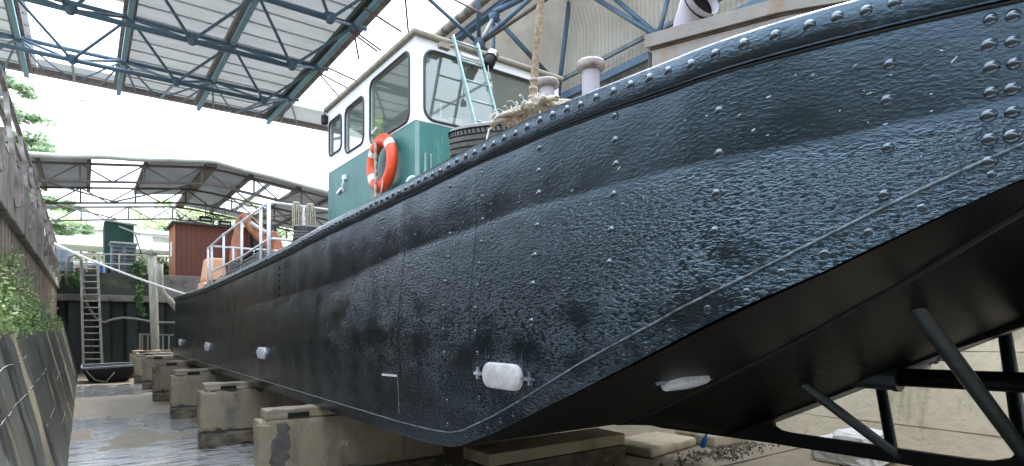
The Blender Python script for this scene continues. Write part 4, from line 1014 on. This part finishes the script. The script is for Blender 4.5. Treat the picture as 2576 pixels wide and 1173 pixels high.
s = MB(); p = at(1772,1108,Y=4.4); s.lathe([(0,-.09),(.035,-.09),(.038,-.02),(.03,.03),(.014,.06),(.014,.09),(0,.09)], 12, Matrix.Translation(p) @ Matrix.Rotation(R(20),4,'X'))
tag(s.build('plastic_bottle', M['bluepaint'], None), 'small blue plastic bottle among the debris under the skeg', 'bottle')
s = MB(); s.beam((4.3,3.95,.004),(7.8,3.95,.004), .02, .006); tag(s.build('floor_joint', M['dark'], None), kind='structure')

# ------------------------------------------------------------------ far end things
fl_ = thing('wall_ladder', 'long grey steel ladder standing in the dock against the far wall', 'ladder', (.1,FAR-.5,0))
def fp(x, y, Y=FAR-.35): return at(x, y, Y=Y)
for (xt, yt, xb, yb2) in ((203,630,210,928),(245,662,258,935)):
    a, b = fp(xt,yt,FAR-.10), fp(xb,yb2,FAR-1.0)
    MB().beam(a, b, .07, .07).build('stile', M['pipe'], fl_)
for k in range(16):
    yv = 677+16.2*k; q = (yv-630)/300
    a, b = at(203+7*q, yv, Y=FAR-.10-.9*q), at(245+13*(yv-662)/273, yv, Y=FAR-.10-.9*q)
    MB().tube([a, b], .022, 6).build('rung', M['pipe'], fl_)
tb = thing('black_tender', 'black open plastic tub boat lying in front of the wall ladder', 'dinghy', (.5,20.4,0))
s = MB(); x0, x1, y0, y1 = -.05, 1.30, 19.9, 21.2
vs = [(x0+.18,y0+.15,.02),(x1-.28,y0+.15,.02),(x1-.28,y1-.15,.02),(x0+.18,y1-.15,.02),(x0,y0,.40),(x1,y0,.46),(x1,y1,.46),(x0,y1,.44),
      (x0+.06,y0+.06,.41),(x1-.06,y0+.06,.45),(x1-.06,y1-.06,.45),(x0+.06,y1-.06,.43),(x0+.2,y0+.2,.08),(x1-.3,y0+.2,.08),(x1-.3,y1-.2,.08),(x0+.2,y1-.2,.08)]
s.add(vs, [(3,2,1,0),(0,1,5,4),(1,2,6,5),(2,3,7,6),(3,0,4,7),(4,5,9,8),(5,6,10,9),(6,7,11,10),(7,4,8,11),(8,9,13,12),(9,10,14,13),(10,11,15,14),(11,8,12,15),(12,13,14,15)])
s.build('hull_shell', M['black'], tb, bevel=.03)
s = MB(); s.tube([(x0,y0,.43),(x1,y0,.48),(x1,y1,.48),(x0,y1,.46),(x0,y0,.43)], .022, 6); s.build('rim', M['louvre'], tb)
s = MB(); s.tube([(x0+.1,y0-.03,.36),(x0+.3,y0-.06,.10),(x0+.55,y0-.06,.03),(x0+.75,y0-.05,.30)], .018, 6); s.build('grab_rope', M['hose'], tb, smooth=True)
s = thing('stand_pipe', 'tall weathered grey pipe standing at the far wall', 'pipe', (1.9,22.6,0))
a, b = at(383,640,Y=22.6), at(391,892,Y=22.6)
MB().tube([b+Vector((0,0,-.5)), b, a], .125, 16).build('pipe_shaft', M['pipe'], s, smooth=True)
MB().tube([a+Vector((0,0,-.03)), a+Vector((0,0,.05)), a+Vector((-.10,0,.10))], .14, 16).build('pipe_collar', M['pipe'], s, smooth=True)
hz = MB(); pth = [at(x,y,Y=22.3) for x,y in ((402,665),(402,700),(403,722),(412,742),(428,757),(446,778),(470,800))]; hz.tube(pth, .10, 12)
tag(hz.build('drain_hose', M['pipe'], None, smooth=True), 'thick grey hose bending from the stand pipe towards the bow', 'hose')
hz = MB(); pth = [at(x,y,Y=FAR-.3) for x,y in ((168,720),(165,680),(172,648),(190,640),(205,655),(208,690),(210,730),(220,770),(240,800),(262,812),(285,804),(310,800),(345,803),(380,810),(410,812),(442,812))]; hz.tube(pth, .045, 8)
tag(hz.build('long_hose', M['hose'], None, smooth=True), 'grey hose looping over the quay edge and sagging along the far wall', 'hose')
cg = thing('mesh_cage', 'low steel frame cage at the foot of the far wall behind the blocks', 'cage', (2.1,22.9,0))
Yc = 22.9
for x_ in (352,358,372,410,425,440): a, b = at(x_,841,Y=Yc), at(x_,900,Y=Yc); MB().beam(b, a, .05, .05).build('upright', M['pipe'], cg)
MB().beam(at(349,841,Y=Yc), at(446,843,Y=Yc), .05, .05).build('top_bar', M['pipe'], cg)
# ivy on the end wall
s = MB(); rg = random.Random(4)
for (px, y0_, y1_, n_, sp) in ((352,695,795,420,3.5),(180,690,720,220,9),(350,660,690,90,7)):
    for i in range(n_):
        yv = y0_+(y1_-y0_)*rg.random(); p = at(px+rg.gauss(0,sp)+4*math.sin(yv*.09), yv, Y=FAR-.2-.1*rg.random()); e = Vector((rg.gauss(0,1),rg.gauss(0,.4),rg.gauss(0,1))).normalized(); f = e.orthogonal(); z = .05+.04*rg.random(); s.cur = rg.choice((0,2,2,2)); s.add([p-e*z, p+f*z*.6, p+e*z, p-f*z*.6], [(0,1,2,3)])
tag(s.build('ivy', [M['leaf'], M['leaflt'], M['leafdk']]), 'ivy trailing down the far quay wall left of the pipe', 'ivy')

# sheds and boxes on the far quay
def boxthing(name, label, cat, x0, x1, y0, y1, z0, z1, m, partname): 
    t_ = thing(name, label, cat, ((x0+x1)/2, y0, z0)); return t_
a = at(440,695,Z=GZ); 
sh_ = thing('board_shed', 'red-brown board shed with sunlight coloured into its orange end wall on the far quay', 'shed', (4,25,GZ))
X0, Y0 = 2.66, 24.15; zt_ = 5.30
s = MB(); s.box(X0, 5.15, Y0, Y0+1.9, GZ-.02, zt_); so = s.build('wall', M['shed'], sh_)
s = MB(); 
i = 0; x = X0+.02
while x < 5.12: s.box(x, x+.012, Y0-.006, Y0-.001, GZ, zt_-.02); x += .16
s.build('board_joint', M['dark'], sh_)
s = MB(); s.box(X0-.012, X0-.002, Y0-.01, Y0+1.9, GZ, zt_-.01); s.build('end_wall', M['shedsunlit'], sh_)
s = MB(); s.box(X0-.02, X0-.013, Y0+.9, Y0+1.4, 4.2, 4.75); s.build('window', M['farwhite'], sh_)
s = MB(); s.box(X0-.12, 5.25, Y0-.1, Y0+2.0, zt_, zt_+.06); s.build('roof', M['dark'], sh_)
gx = thing('green_cabin', 'tall dark green steel box behind the louvred unit', 'steel box', (1,30,GZ))
a, b = at(262,660,Y=29), at(337,562,Y=29)
MB().box(a.x, b.x, 29, 31, GZ-.02, b.z).build('casing', M['boxgreen'], gx, bevel=.03)
MB().beam((a.x+.05,28.98,b.z+.02),(b.x+.1,28.98,b.z-.08),.06,.06).build('top_rail', M['farbeige'], gx)
a2, b2 = at(305,565,Y=28.9), at(330,588,Y=28.9)
MB().beam(at(300,570,Y=28.9), at(352,590,Y=28.2), .05,.05).build('jib', M['farbeige'], gx); MB().beam(at(340,590,Y=28.2), at(362,660,Y=28.2), .04,.04).build('jib_strut', M['dark'], gx)
lv = thing('louvred_unit', 'blue-grey louvred steel unit on the quay edge', 'ventilation unit', (1,24.6,GZ))
a, b = at(280,683,Y=24.5), at(343,616,Y=24.5)
MB().box(a.x, b.x, 24.5, 25.5, GZ, b.z).build('casing', M['louvre'], lv, bevel=.02)
s = MB()
for c_ in range(2):
    xx0 = a.x+.06+c_*(b.x-a.x)/2; xx1 = xx0+(b.x-a.x)/2-.12
    for r_ in range(7):
        z = GZ+.08+r_*(b.z-GZ-.12)/7; s.box(xx0, xx1, 24.46, 24.495, z, z+.05)
s.build('louvre_blade', M['dark'], lv)
MB().box(a.x-.04, b.x+.04, 24.44, 25.54, b.z, b.z+.06).build('lid', M['farbeige'], lv)

# excavator folded arm
ex = thing('excavator', 'rusty orange excavator with its arm folded into an inverted V behind the bow rail', 'excavator', (6,27,GZ))
def plate(pix, Y_, th, nm, m, par):
    P3 = [at(x,y,Y=Y_) for x,y in pix]; mb = MB(); prism(mb, [(p.x,p.z) for p in P3], [], (0,Y_,0), (1,0,0), (0,0,1), (0,1,0), th); return mb.build(nm, m, par, bevel=.02)
plate([(598,546),(611,536),(618,548),(608,590),(604,668),(577,668),(584,610)], 23.9, .35, 'dipper_arm', M['digger'], ex)
plate([(612,537),(636,545),(668,575),(700,620),(692,640),(664,615),(632,583),(618,560)], 23.5, .35, 'boom', M['digger'], ex)
plate([(684,580),(698,584),(712,618),(706,660),(688,662),(692,618)], 23.2, .3, 'link_arm', M['digger'], ex)
plate([(664,640),(712,628),(722,655),(700,690),(664,690)], 22.9, .5, 'bucket', M['digger'], ex)
MB().tube([at(630,560,Y=23.4), at(668,585,Y=23.4)], .07, 8).build('hydraulic_ram', M['galv'], ex); MB().tube([at(668,585,Y=23.4), at(694,610,Y=23.4)], .045, 8).build('ram_rod', M['chrome'], ex)
s = MB(); s.tube([at(632,548,Y=23.4), at(650,570,Y=23.4), at(682,560,Y=23.4), at(688,590,Y=23.3)], .04, 6); s.build('hydraulic_hose', M['dark'], ex)
s = MB(); s.box(5.5,8.2,25.2,27.0,GZ+.5,GZ+1.5); s.build('engine_body', M['digger'], ex, bevel=.08)
s = MB(); s.box(5.4,6.4,25.0,26.6,GZ+.9,GZ+2.4); s.build('cab', M['dark'], ex, bevel=.08)
s = MB(); s.box(5.4,8.2,25.2,25.7,GZ,GZ+.5); s.box(5.4,8.2,26.5,27.0,GZ,GZ+.5); s.build('track', M['black'], ex, bevel=.1)

# pontoon cabins, gangways and small yard things beyond
pc = thing('white_pontoon', 'long white low building beyond the far quay with a railed walkway', 'building', (0,45,GZ))
a, b = at(128,632,Y=46), at(432,585,Y=46)
MB().box(a.x-6, b.x+1, 46, 50, at(130,612,Y=46).z, b.z-.25).build('wall', M['farwhite'], pc)
MB().box(a.x-6.3, b.x+1.3, 45.7, 50.3, b.z-.24, b.z).build('roof', M['farwhite'], pc)
x = a.x-5
while x < b.x: s = MB(); s.box(x, x+1.0, 45.95, 45.99, b.z-.7, b.z-.4); s.build('window', M['farbeige'], pc); x += 2.6
x = a.x-5
while x < b.x: MB().box(x, x+.2, 46.2, 46.4, GZ-.02, at(130,612,Y=46).z).build('stilt', M['farbeige'], pc); x += 4
wk = thing('walkway', 'beige steel lattice walkway behind the green box', 'walkway', (0,36,GZ))
for yv, r_ in ((640,.06),(662,.12),(672,.06)): MB().tube([at(120,yv,Y=36), at(432,yv+6,Y=36)], r_, 6).build('chord', M['farbeige'], wk)
for k in range(14):
    x_ = 122+k*23; MB().tube([at(x_,672,Y=36), at(x_+11,640,Y=36)], .035, 5).build('lattice_bar', M['farbeige'], wk); MB().tube([at(x_+11,640,Y=36), at(x_+23,672,Y=36)], .035, 5).build('lattice_bar', M['farbeige'], wk)
yr = thing('quay_railing', 'thin brown railing along the far quay edge', 'railing', (1,FAR+.3,GZ))
Yq = FAR+.3
for x_ in (203,218,248,300,262,372): MB().beam(at(x_,690,Y=Yq), at(x_,637,Y=Yq), .05, .05).build('post', M['farbeige'], yr)
for yv in (638,662): MB().tube([at(200,yv,Y=Yq), at(375,yv+5,Y=Yq)], .025, 6).build('rail', M['farbeige'], yr)
dr = thing('blue_drum', 'blue plastic drum beside the left railing at the far corner', 'drum', at(158,680,Y=24.9))
p = dr.location; s = MB().lathe([(0,0),(.28,0),(.29,.05),(.29,.35),(.30,.37),(.29,.39),(.29,.75),(.26,.8),(0,.8)], 20, Matrix.Translation((p.x,p.y,GZ))); s.build('shell', M['louvre'], dr, smooth=True)
s = MB(); p = at(235,655,Y=24.9); s.box(p.x-.5, p.x+.5, 24.8, 25.3, GZ, GZ+.22); tag(s.build('timber_stack', M['rustdark'], None, bevel=.02), 'rusty brown stack at the top of the wall ladder', 'stack')
s = MB(); p = at(236,650,Y=24.9); blob(s, (p.x, 25.0, GZ+.36), (.24,.2,.14), 4, 8); tag(s.build('white_sack', M['farwhite'], None, smooth=True), 'white sack on the rusty stack above the ladder', 'sack')
s = MB(); p = at(258,672,Y=24.6); s.box(p.x-.13, p.x+.13, 24.5, 24.8, GZ, GZ+.3); s.tube([(p.x,24.65,GZ+.3),(p.x,24.65,GZ+.36)], .04, 8); tag(s.build('blue_canister', M['bluepaint'], None, bevel=.02), 'small blue canister on the quay right of the ladder', 'canister')

# ------------------------------------------------------------------ near shed roof (blue space frame)
nr = thing('open_shed_roof', 'white sheeted dock roof on a blue space frame above the vessel', 'roof', (2,14,8))
UX = [-3.45+2.15*i for i in range(5)]; UX = [x for x in UX]       # ... -1.3, .85, 3.0, 5.15, 7.3 ...
UY = [21.42, 18.70, 15.98, 13.26, 10.54, 7.82]
UZ, LZ, SZ = 8.65, 7.90, 8.95
def near_col(x): return x > 5.6
XS0, XS1 = -3.5, 5.42
# sheets, one per bay, slightly ribbed, with a rooflight bay
def sheet(mb, x0, x1, y0, y1, z, rib=.012):
    n = max(2, int((y1-y0)/.085)); vs = []
    for i in range(n+1):
        y = y0+(y1-y0)*i/n; dz = rib*(1 if i % 4 in (0,1) else -1)*.6+.006*noise.noise(Vector((x0, y, 2)))
        vs += [(x0, y, z+dz), (x1, y, z+dz)]
    mb.add(vs, [(2*i, 2*i+1, 2*i+3, 2*i+2) for i in range(n)])
xe = [-3.6,-3.55,-3.45,-1.05,.78,3.0,5.42]
for i in range(2, 6):
    for j in range(5):
        y0, y1 = UY[j+1], UY[j] if j else 21.5
        if i == 3 and j in (0, 1):
            if j == 0:
                s = MB(); sheet(s, xe[i], xe[i+1]-.02, 20.7, y1, SZ); s.build('roof_sheet', M['sheet'], nr)
                y1 = 20.7
            s = MB(); sheet(s, xe[i], xe[i+1]-.02, y0, y1, SZ, .003); s.build('rooflight', M['skylight'], nr); continue
        s = MB(); sheet(s, xe[i], xe[i+1]-.02, y0, y1-.01, SZ+.004*((i+j) % 2)); s.build('roof_sheet', M['sheet'], nr)
for i in range(2, 6):
    s = MB()
    for k in range(20):
        yk = 21.2-.68*k
        if i == 3 and yk > 16.2 and yk < 20.8: continue
        s.box(xe[i]+.01, xe[i+1]-.01, yk-.018, yk+.018, SZ-.045, SZ-.012)
    s.build('sheet_lap', M['gutterlt'], nr)
s = MB(); sheet(s, 5.44, 7.7, 20.0, 21.5, SZ); s.build('roof_sheet', M['sheet'], nr)
MB().box(XS0, 7.75, 21.42, 21.60, 8.80, 9.0).build('gutter', M['gutter'], nr)
s = MB(); s.tube([(XS1+.02, 21.6, 8.93),(XS1+.02, 7.6, 8.93)], .13, 12); s.build('edge_roll', M['concrete'], nr, smooth=True)
for x in (-3.45,-1.3,.85,3.0,5.15):
    MB().beam((x,21.4,UZ+.18),(x,7.7,UZ+.18), .26, .12).build('valley_gutter', M['gutter'] if x != 5.15 else M['dark'], nr)
for x in UX:
    if x > 7.4: continue
    MB().beam((x,21.4,UZ),(x,7.7,UZ), .11, .11).build('light_beam', M['bluelt'], nr)
for y in UY:
    if y > 21: continue
    MB().tube([(-3.45,y,UZ),(XS1,y,UZ)], .055, 8).build('upper_chord', M['blue'], nr, smooth=True)
LX = [(a+b)/2 for a, b in zip(UX, UX[1:])]; LY = [(a+b)/2 for a, b in zip(UY[1:], UY[2:])]
LY = [17.34, 14.62, 11.9, 9.18]
for y in LY: MB().tube([(-2.4,y,LZ),(4.1,y,LZ)], .055, 8).build('lower_chord', M['blue'], nr, smooth=True)
for x in LX:
    if x < 5.6: continue
    MB().tube([(x,17.34,LZ),(x,9.0,LZ)], .045, 8).build('lower_chord', M['blue'], nr, smooth=True)
for j, y in enumerate(LY):                    # one bracing mesh per row of the frame
    s = MB()
    for i, x in enumerate(LX):
        y_up, y_dn = UY[j+1], UY[j+2] if j+2 < len(UY) else UY[j+1]-2.72
        for xx in (UX[i], UX[i+1]):
            for yy_ in (y_up, y_dn): s.tube([(x,y,LZ),(xx,yy_,UZ)], .034 if x < 5.6 else .026, 6)
        if j == 0: s.tube([(x,y,LZ),(x,21.4,UZ+.1)], .034, 6)
    s.build('lattice_bracing', M['blue'], nr)
for y in UY[1:]:
    for x in UX:
        if x > 7.4: continue
        MB().dome((x,y,UZ+.03), (0,0,-1), .13, .14, 10, 3).build('node', M['blue'], nr)
for y in LY:
    for x in LX: MB().dome((x,y,LZ+.09), (0,0,-1), .13, .20, 10, 3).build('node', M['blue'], nr)
s = MB()
for x in UX:
    if x > 5.4: continue
    for dx in (-1.0,-.45,.45,1.0): s.tube([(x,18.7,UZ),(x+dx,21.4,UZ+.15)], .028, 5)
s.build('eave_bracing', M['blue'], nr)
# drooping broken braces under the left end
MB().tube([at(8,175,Z=LZ), at(2,240,X=-2.4)], .05, 6).build('broken_brace', M['blue'], nr)
# the next bays of the same roof, behind the viewpoint
for i in range(5):
    y1 = -3.0-5.4*i
    for x0_, x1_ in ((-3.5,-.4),(-.38,3.0),(3.02,7.4)):
        s = MB(); sheet(s, x0_, x1_, y1-5.38, y1, SZ); s.build('roof_sheet', M['sheet'], nr)
    MB().tube([(-3.5,y1-.1,UZ),(7.4,y1-.1,UZ)], .06, 6).build('upper_chord', M['blue'], nr)
    MB().tube([(-3.5,y1-2.7,LZ),(7.4,y1-2.7,LZ)], .06, 6).build('lower_chord', M['blue'], nr)
    s = MB()
    for k in range(6):
        for dx in (-1,1):
            for yy_ in (y1-.1, y1-5.5): s.tube([(-2.4+2.15*k,y1-2.7,LZ),(-2.4+2.15*k+dx*1.07,yy_,UZ)], .035, 5)
    s.build('lattice_bracing', M['blue'], nr)
for x in (-3.4,7.3): MB().beam((x,-30,UZ),(x,-3,UZ), .14, .14).build('light_beam', M['bluelt'], nr)
# columns that carry the roof on both quays
for x, ys_ in ((-3.45,(20.8,8.0)),(9.15,(20.8,12.6,4.5))):
    for y in ys_: MB().beam((x,y,GZ),(x,y,UZ), .22, .22).build('column', M['blue'], nr)

# right-hand roof slope and cladding
cl = thing('clad_shed_side', 'beige corrugated side cladding curving into the right-hand roof', 'cladding', (9,12,7))
prof = [(9.02,6.95),(9.02,7.6),(9.02,8.1)]+[(9.02-.9*(1-math.cos(R(a))), 8.1+.95*math.sin(R(a))) for a in range(12,78,11)]+[(7.9,9.15),(7.5,9.22)]
vs = []; n = int(24/.028); K = len(prof)
for i in range(n+1):
    y = -2.5+24*i/n; d = .015*math.cos(2*math.pi*i/4)
    for (x, z), (x2, z2) in zip(prof, prof[1:]+[prof[-1]]):
        vs.append((x-d*(1 if x > 8.5 else .6), y, z+d*(0 if z < 8.2 else .8)))
s = MB(); s.add(vs, [(i*K+k, (i+1)*K+k, (i+1)*K+k+1, i*K+k+1) for i in range(n) for k in range(K-1)]); s.build('corrugated_sheet', M['clad'], cl)
MB().tube([(7.48,-2,9.18),(7.48,21.5,9.18)], .12, 12).build('edge_roll', M['concrete'], cl, smooth=True)
MB().beam((8.92,-2,6.88),(8.92,21.5,6.88), .10, .16).build('sheeting_rail', M['blue'], cl); MB().beam((8.86,-2,7.25),(8.86,21.5,7.25), .06, .08).build('sheeting_rail', M['louvre'], cl)
MB().box(9.08,9.2,-2.5,21.5,GZ,6.96).build('lower_wall', M['concrete'], cl)
MB().beam((7.75,8,8.98),(7.75,21,8.98), .18, .14).build('eave_beam', M['blue'], cl)
Nn = Vector((7.14,11.0,7.9)); Un = Vector((7.55,11.0,8.65))
def bar(a, b, r_, m='blue'): MB().tube([a, b], r_, 8).build('brace', M[m], cl, smooth=True)
bar(Nn, at(1062,-18,Z=8.65), .045); bar(Nn, at(1201,-30,Z=8.75), .05); bar(Nn, Un, .045, 'bollard'); bar(Nn, at(1345,-14,Z=8.6), .055); bar(Nn, at(1392,-14,Z=8.5), .04, 'farsteel')
bar(Un, at(1377,186,X=8.8), .055); bar(Un+Vector((0,0,.1)), at(1330,-12,Z=8.9), .07); bar(at(1242,60,Z=8.5), at(1240,180,X=7.5), .045)
bar(Nn, at(1290,190,X=8.4), .06)
MB().dome(Nn+Vector((0,0,.09)), (0,0,-1), .15, .24, 12, 4).build('node', M['blue'], cl); MB().dome(Un+Vector((0,0,.05)), (0,0,-1), .13, .18, 12, 4).build('node', M['blue'], cl)
bar(at(1434,-10,X=8.75), at(1404,240,X=8.75), .055)
bar(at(1496,-5,X=8.6), at(1653,91,X=8.6), .05); bar(at(1543,-6,X=8.7), at(1655,89,X=8.7), .045); bar(at(1681,-6,X=8.6), at(1657,90,X=8.6), .045)
for x0_, y0_, x1_, y1_ in ((1019,-10,1028,90),(1140,-2,1212,34),(915,20,1010,80),(880,78,950,130),(893,80,960,128),(890,78,903,150),(812,165,900,205),(800,182,858,250),(800,182,880,225)):
    bar(at(x0_,y0_,Z=8.6), at(x1_,y1_,Z=8.3), .024, 'bluegap')

# ------------------------------------------------------------------ far shed roof
fr_ = thing('far_shed_roof', 'grey gabled dock roof with missing sheets beyond the far quay', 'roof', (3.8,28,7))
def fz(x): return 7.62-.125*abs(x-CX)
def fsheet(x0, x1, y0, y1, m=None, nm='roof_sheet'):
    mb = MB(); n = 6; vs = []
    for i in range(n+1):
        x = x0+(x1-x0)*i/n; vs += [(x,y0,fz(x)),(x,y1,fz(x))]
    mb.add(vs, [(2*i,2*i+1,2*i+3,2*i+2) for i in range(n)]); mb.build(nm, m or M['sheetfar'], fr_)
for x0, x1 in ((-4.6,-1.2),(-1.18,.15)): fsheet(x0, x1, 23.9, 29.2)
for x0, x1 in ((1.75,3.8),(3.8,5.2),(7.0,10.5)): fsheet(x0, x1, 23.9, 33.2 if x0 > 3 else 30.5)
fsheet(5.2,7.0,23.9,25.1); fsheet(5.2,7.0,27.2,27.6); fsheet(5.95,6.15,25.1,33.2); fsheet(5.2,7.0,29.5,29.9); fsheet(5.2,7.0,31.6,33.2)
# sagging ridge cap and edge roll
s = MB(); s.tube([(x, 23.88, fz(x)+.03+.05*noise.noise(Vector((x*.9,0,0)))) for x in [-4.6+.5*i for i in range(31)]], .09, 8); s.build('verge_flashing', M['gutterlt'], fr_, smooth=True)
s = MB(); s.box(3.62,3.98,23.9,33,fz(3.8)-.16,fz(3.8)-.02); s.build('ridge_gutter', M['farsteel'], fr_)
for x in (-1.2,.15,1.75): MB().beam((x,24,fz(x)-.08),(x,29.2,fz(x)-.08), .12, .12).build('purlin', M['farsteel'], fr_)
for x in (5.2,7.0,8.4): MB().beam((x,24,fz(x)-.08),(x,33,fz(x)-.08), .14, .12).build('purlin', M['farsteel'], fr_)
for Yt in (24.1, 28.3, 32.9):
    s = MB(); top_ = [( -4.6+.9*i, ) for i in range(17)]
    xs_ = [-4.6+.9*i for i in range(17)]
    for a, b in zip(xs_, xs_[1:]):
        s.beam((a,Yt,fz(a)-.16),(b,Yt,fz(b)-.16), .07, .08); s.beam((a,Yt,fz(a)-.75),(b,Yt,fz(b)-.75), .07, .07)
    for i, a in enumerate(xs_[:-1]):
        b = xs_[i+1]
        if i % 2 == 0: s.beam((a,Yt,fz(a)-.75),(b,Yt,fz(b)-.16), .045, .045)
        else: s.beam((a,Yt,fz(a)-.16),(b,Yt,fz(b)-.75), .045, .045)
        if i % 2: s.beam((a,Yt+.01,fz(a)-.75),(a,Yt,fz(a)-.16), .06, .06)
    s.build('roof_truss', M['farsteel'], fr_)
s = MB()
for a, b in (((-1.2,24.1),(1.0,28.3)),((3.6,24.1),(1.0,28.3)),((-1.2,28.3),(1.2,32.9)),((4.5,24.1),(6.8,28.3)),((8.4,24.1),(6.6,28.3)),((4.4,32.9),(6.6,28.3))):
    s.tube([(a[0],a[1],fz(a[0])-.7),(b[0],b[1],fz(b[0])-.7)], .035, 5)
s.build('wind_bracing', M['farsteel'], fr_)
for x in (-4.4, 10.3):
    for y in (24.1,28.3,32.9): MB().beam((x,y,GZ),(x,y,fz(x)-.2), .2, .2).build('column', M['farsteel'], fr_)
# floodlights hung below the far truss
for px, py, lab in ((517,551,'black floodlight hanging under the far roof above the board shed, left of the pair'),(566,562,'black floodlight hanging under the far roof nearer the excavator arm')):
    fl0 = thing('floodlight', lab, 'floodlight', at(px,py,Y=27.6), 'floodlights under the far roof'); p = fl0.location
    MB().box(p.x-.24,p.x+.24,27.5,27.75,p.z-.12,p.z+.10).build('housing', M['black'], fl0, bevel=.03)
    MB().box(p.x-.18,p.x+.18,27.485,27.498,p.z-.07,p.z+.0).build('lens', M['reflect'], fl0)
    MB().tube([(p.x,27.6,p.z+.1),(p.x,27.6,fz(p.x)-.7)], .02, 5).build('hanger', M['farsteel'], fl0)

# ------------------------------------------------------------------ trees
def tree(name, label, base, h, crown_r, crown_z, mats_, seed, n=2600, leaf=.22, conif=False, cat='tree'):
    rg_ = random.Random(seed); root = thing(name, label, cat, base); b = Vector(base)
    tr = MB(); tr.tube([b+Vector((rg_.gauss(0,.1)*i/4, rg_.gauss(0,.1)*i/4, h*.85*i/5)) for i in range(6)], .035*h, 8, r1=.008*h)
    limbs = []
    for i in range(12 if not conif else 20):
        q = .3+.6*i/(12 if not conif else 20); an = rg_.random()*6.28; L_ = crown_r*(.9 if not conif else 1.1*(1.05-q))
        p = b+Vector((0,0,h*q)); e = p+Vector((math.cos(an)*L_, math.sin(an)*L_, (L_*.45 if not conif else -.12*L_))); tr.tube([p, (p+e)/2+Vector((0,0,.1*L_)), e], .012*h, 5, r1=.003*h); limbs.append((p, e))
    tr.build('trunk', M['bark'], root)
    c = MB()
    cl_ = []
    for p, e in limbs:
        for k in range(4 if not conif else 5):
            q = .35+.22*k; cl_.append((p.lerp(e, q)+Vector((rg_.gauss(0,.25), rg_.gauss(0,.25), rg_.gauss(0,.25)))*crown_r*.35*(1 if not conif else .4), crown_r*(.16+.16*rg_.random())*(1 if not conif else .75)))
    for k in range(10 if not conif else 4):
        d = Vector((rg_.gauss(0,.5), rg_.gauss(0,.5), rg_.random()))*crown_r*(.6 if not conif else .15); cl_.append((b+Vector((0,0,h*(.68 if not conif else .85)))+d, crown_r*.2))
    per = n//len(cl_)
    for cc_, r_ in cl_: leaf_cloud(c, cc_, (r_, r_, r_*(.6 if not conif else .35)), per, leaf, rg_, .6)
    c.build('crown', mats_, root)
LM = [M['palefar'], M['greenfar'], M['greenfar']]; LL = [M['palefar'], M['palefar'], M['greenfar']]; CF = [M['conifer'], M['greenfar'], M['conifer']]
tspec = [('conifer_tree','tall feathery conifer behind the left railing, highest of the trees', at(-12,640,Y=34), 12.5, 2.6, CF, 1, 6500, .13, True),
         ('conifer_tree','lower spreading conifer at the end of the left railing', at(92,640,Y=38), 8.3, 2.4, CF, 2, 6000, .13, True),
         ('broadleaf_tree','pale green tree under the far roof left of the green box', at(165,640,Y=52), 5.6, 3.0, LM, 3, 4200, .16, False),
         ('broadleaf_tree','small light tree left of the green box top', at(250,640,Y=60), 4.0, 1.6, LL, 4, 1500, .16, False),
         ('broadleaf_tree','light green tree just above the green box', at(335,640,Y=56), 6.4, 2.6, LL, 5, 3000, .16, False),
         ('broadleaf_tree','yellow-green bush tree between the green box and the board shed', at(392,640,Y=50), 4.4, 1.8, LL, 6, 2000, .16, False),
         ('broadleaf_tree','open branched tree behind the board shed', at(450,640,Y=48), 7.2, 3.4, LM, 7, 2600, .15, False),
         ('broadleaf_tree','darker tree seen between the board shed and the excavator', at(535,640,Y=46), 6.8, 3.2, LM, 8, 2600, .15, False),
         ('broadleaf_tree','green tree behind the excavator arm', at(690,640,Y=50), 6.0, 3.2, LM, 9, 2400, .16, False)]
for nm, lab, p, h, cr, ms, sd_, n_, lf, cf in tspec:
    tree(nm, lab, (p.x, p.y, GZ), h, cr, 0, ms, sd_, n_, lf, cf)
# bushes on the far quay behind the pipe
for px, lab, m_, yq in ((372,'bright green bush left of the stand pipe', LL, 25.4),(410,'dark green bush between the stand pipe and the board shed', [M['leafdk'],M['leaf'],M['leafdk']], 26.5)):
    b0 = at(px,680,Y=yq); root = thing('bush', lab, 'bush', (b0.x,yq,GZ)); c = MB(); leaf_cloud(c, (b0.x,yq,GZ+.35), (.45,.4,.42), 700, .07, random.Random(px), .7); c.build('foliage', m_, root)
    MB().tube([(b0.x,yq,GZ-.02),(b0.x,yq,GZ+.4)], .03, 6).build('stem', M['bark'], root)

# birds wheeling high over the far shed
for i, (px, py, s_) in enumerate(((252,312,1.0),(555,357,.8),(817,410,.7))):
    px, py = px/1.2364, py/1.2364; p = at(px, py, Y=30)
    b = MB(); k = .22*s_
    b.add([p+Vector(v)*k for v in ((-1,0,.45),(-.35,.1,.25),(0,.45,.05),(.35,.1,-.05),(1.0,0,.1),(.3,-.2,-.3),(0,-.5,-.15),(-.3,-.15,0),(0,0,-.22),(0,0,.16))],
          [(0,1,9),(0,8,7),(0,9,7),(1,2,9),(2,3,9),(3,4,9),(4,5,9),(5,6,9),(6,7,9),(0,1,8),(1,2,8),(2,3,8),(3,4,8),(4,5,8),(5,6,8),(6,7,8)])
    tag(b.build('bird', M['louvre']), ('grey bird in flight, leftmost of the three in the pale sky', 'small grey bird in flight, middle of the three in the sky', 'small grey bird in flight near the wheelhouse')[i], 'bird', 'birds over the dock')
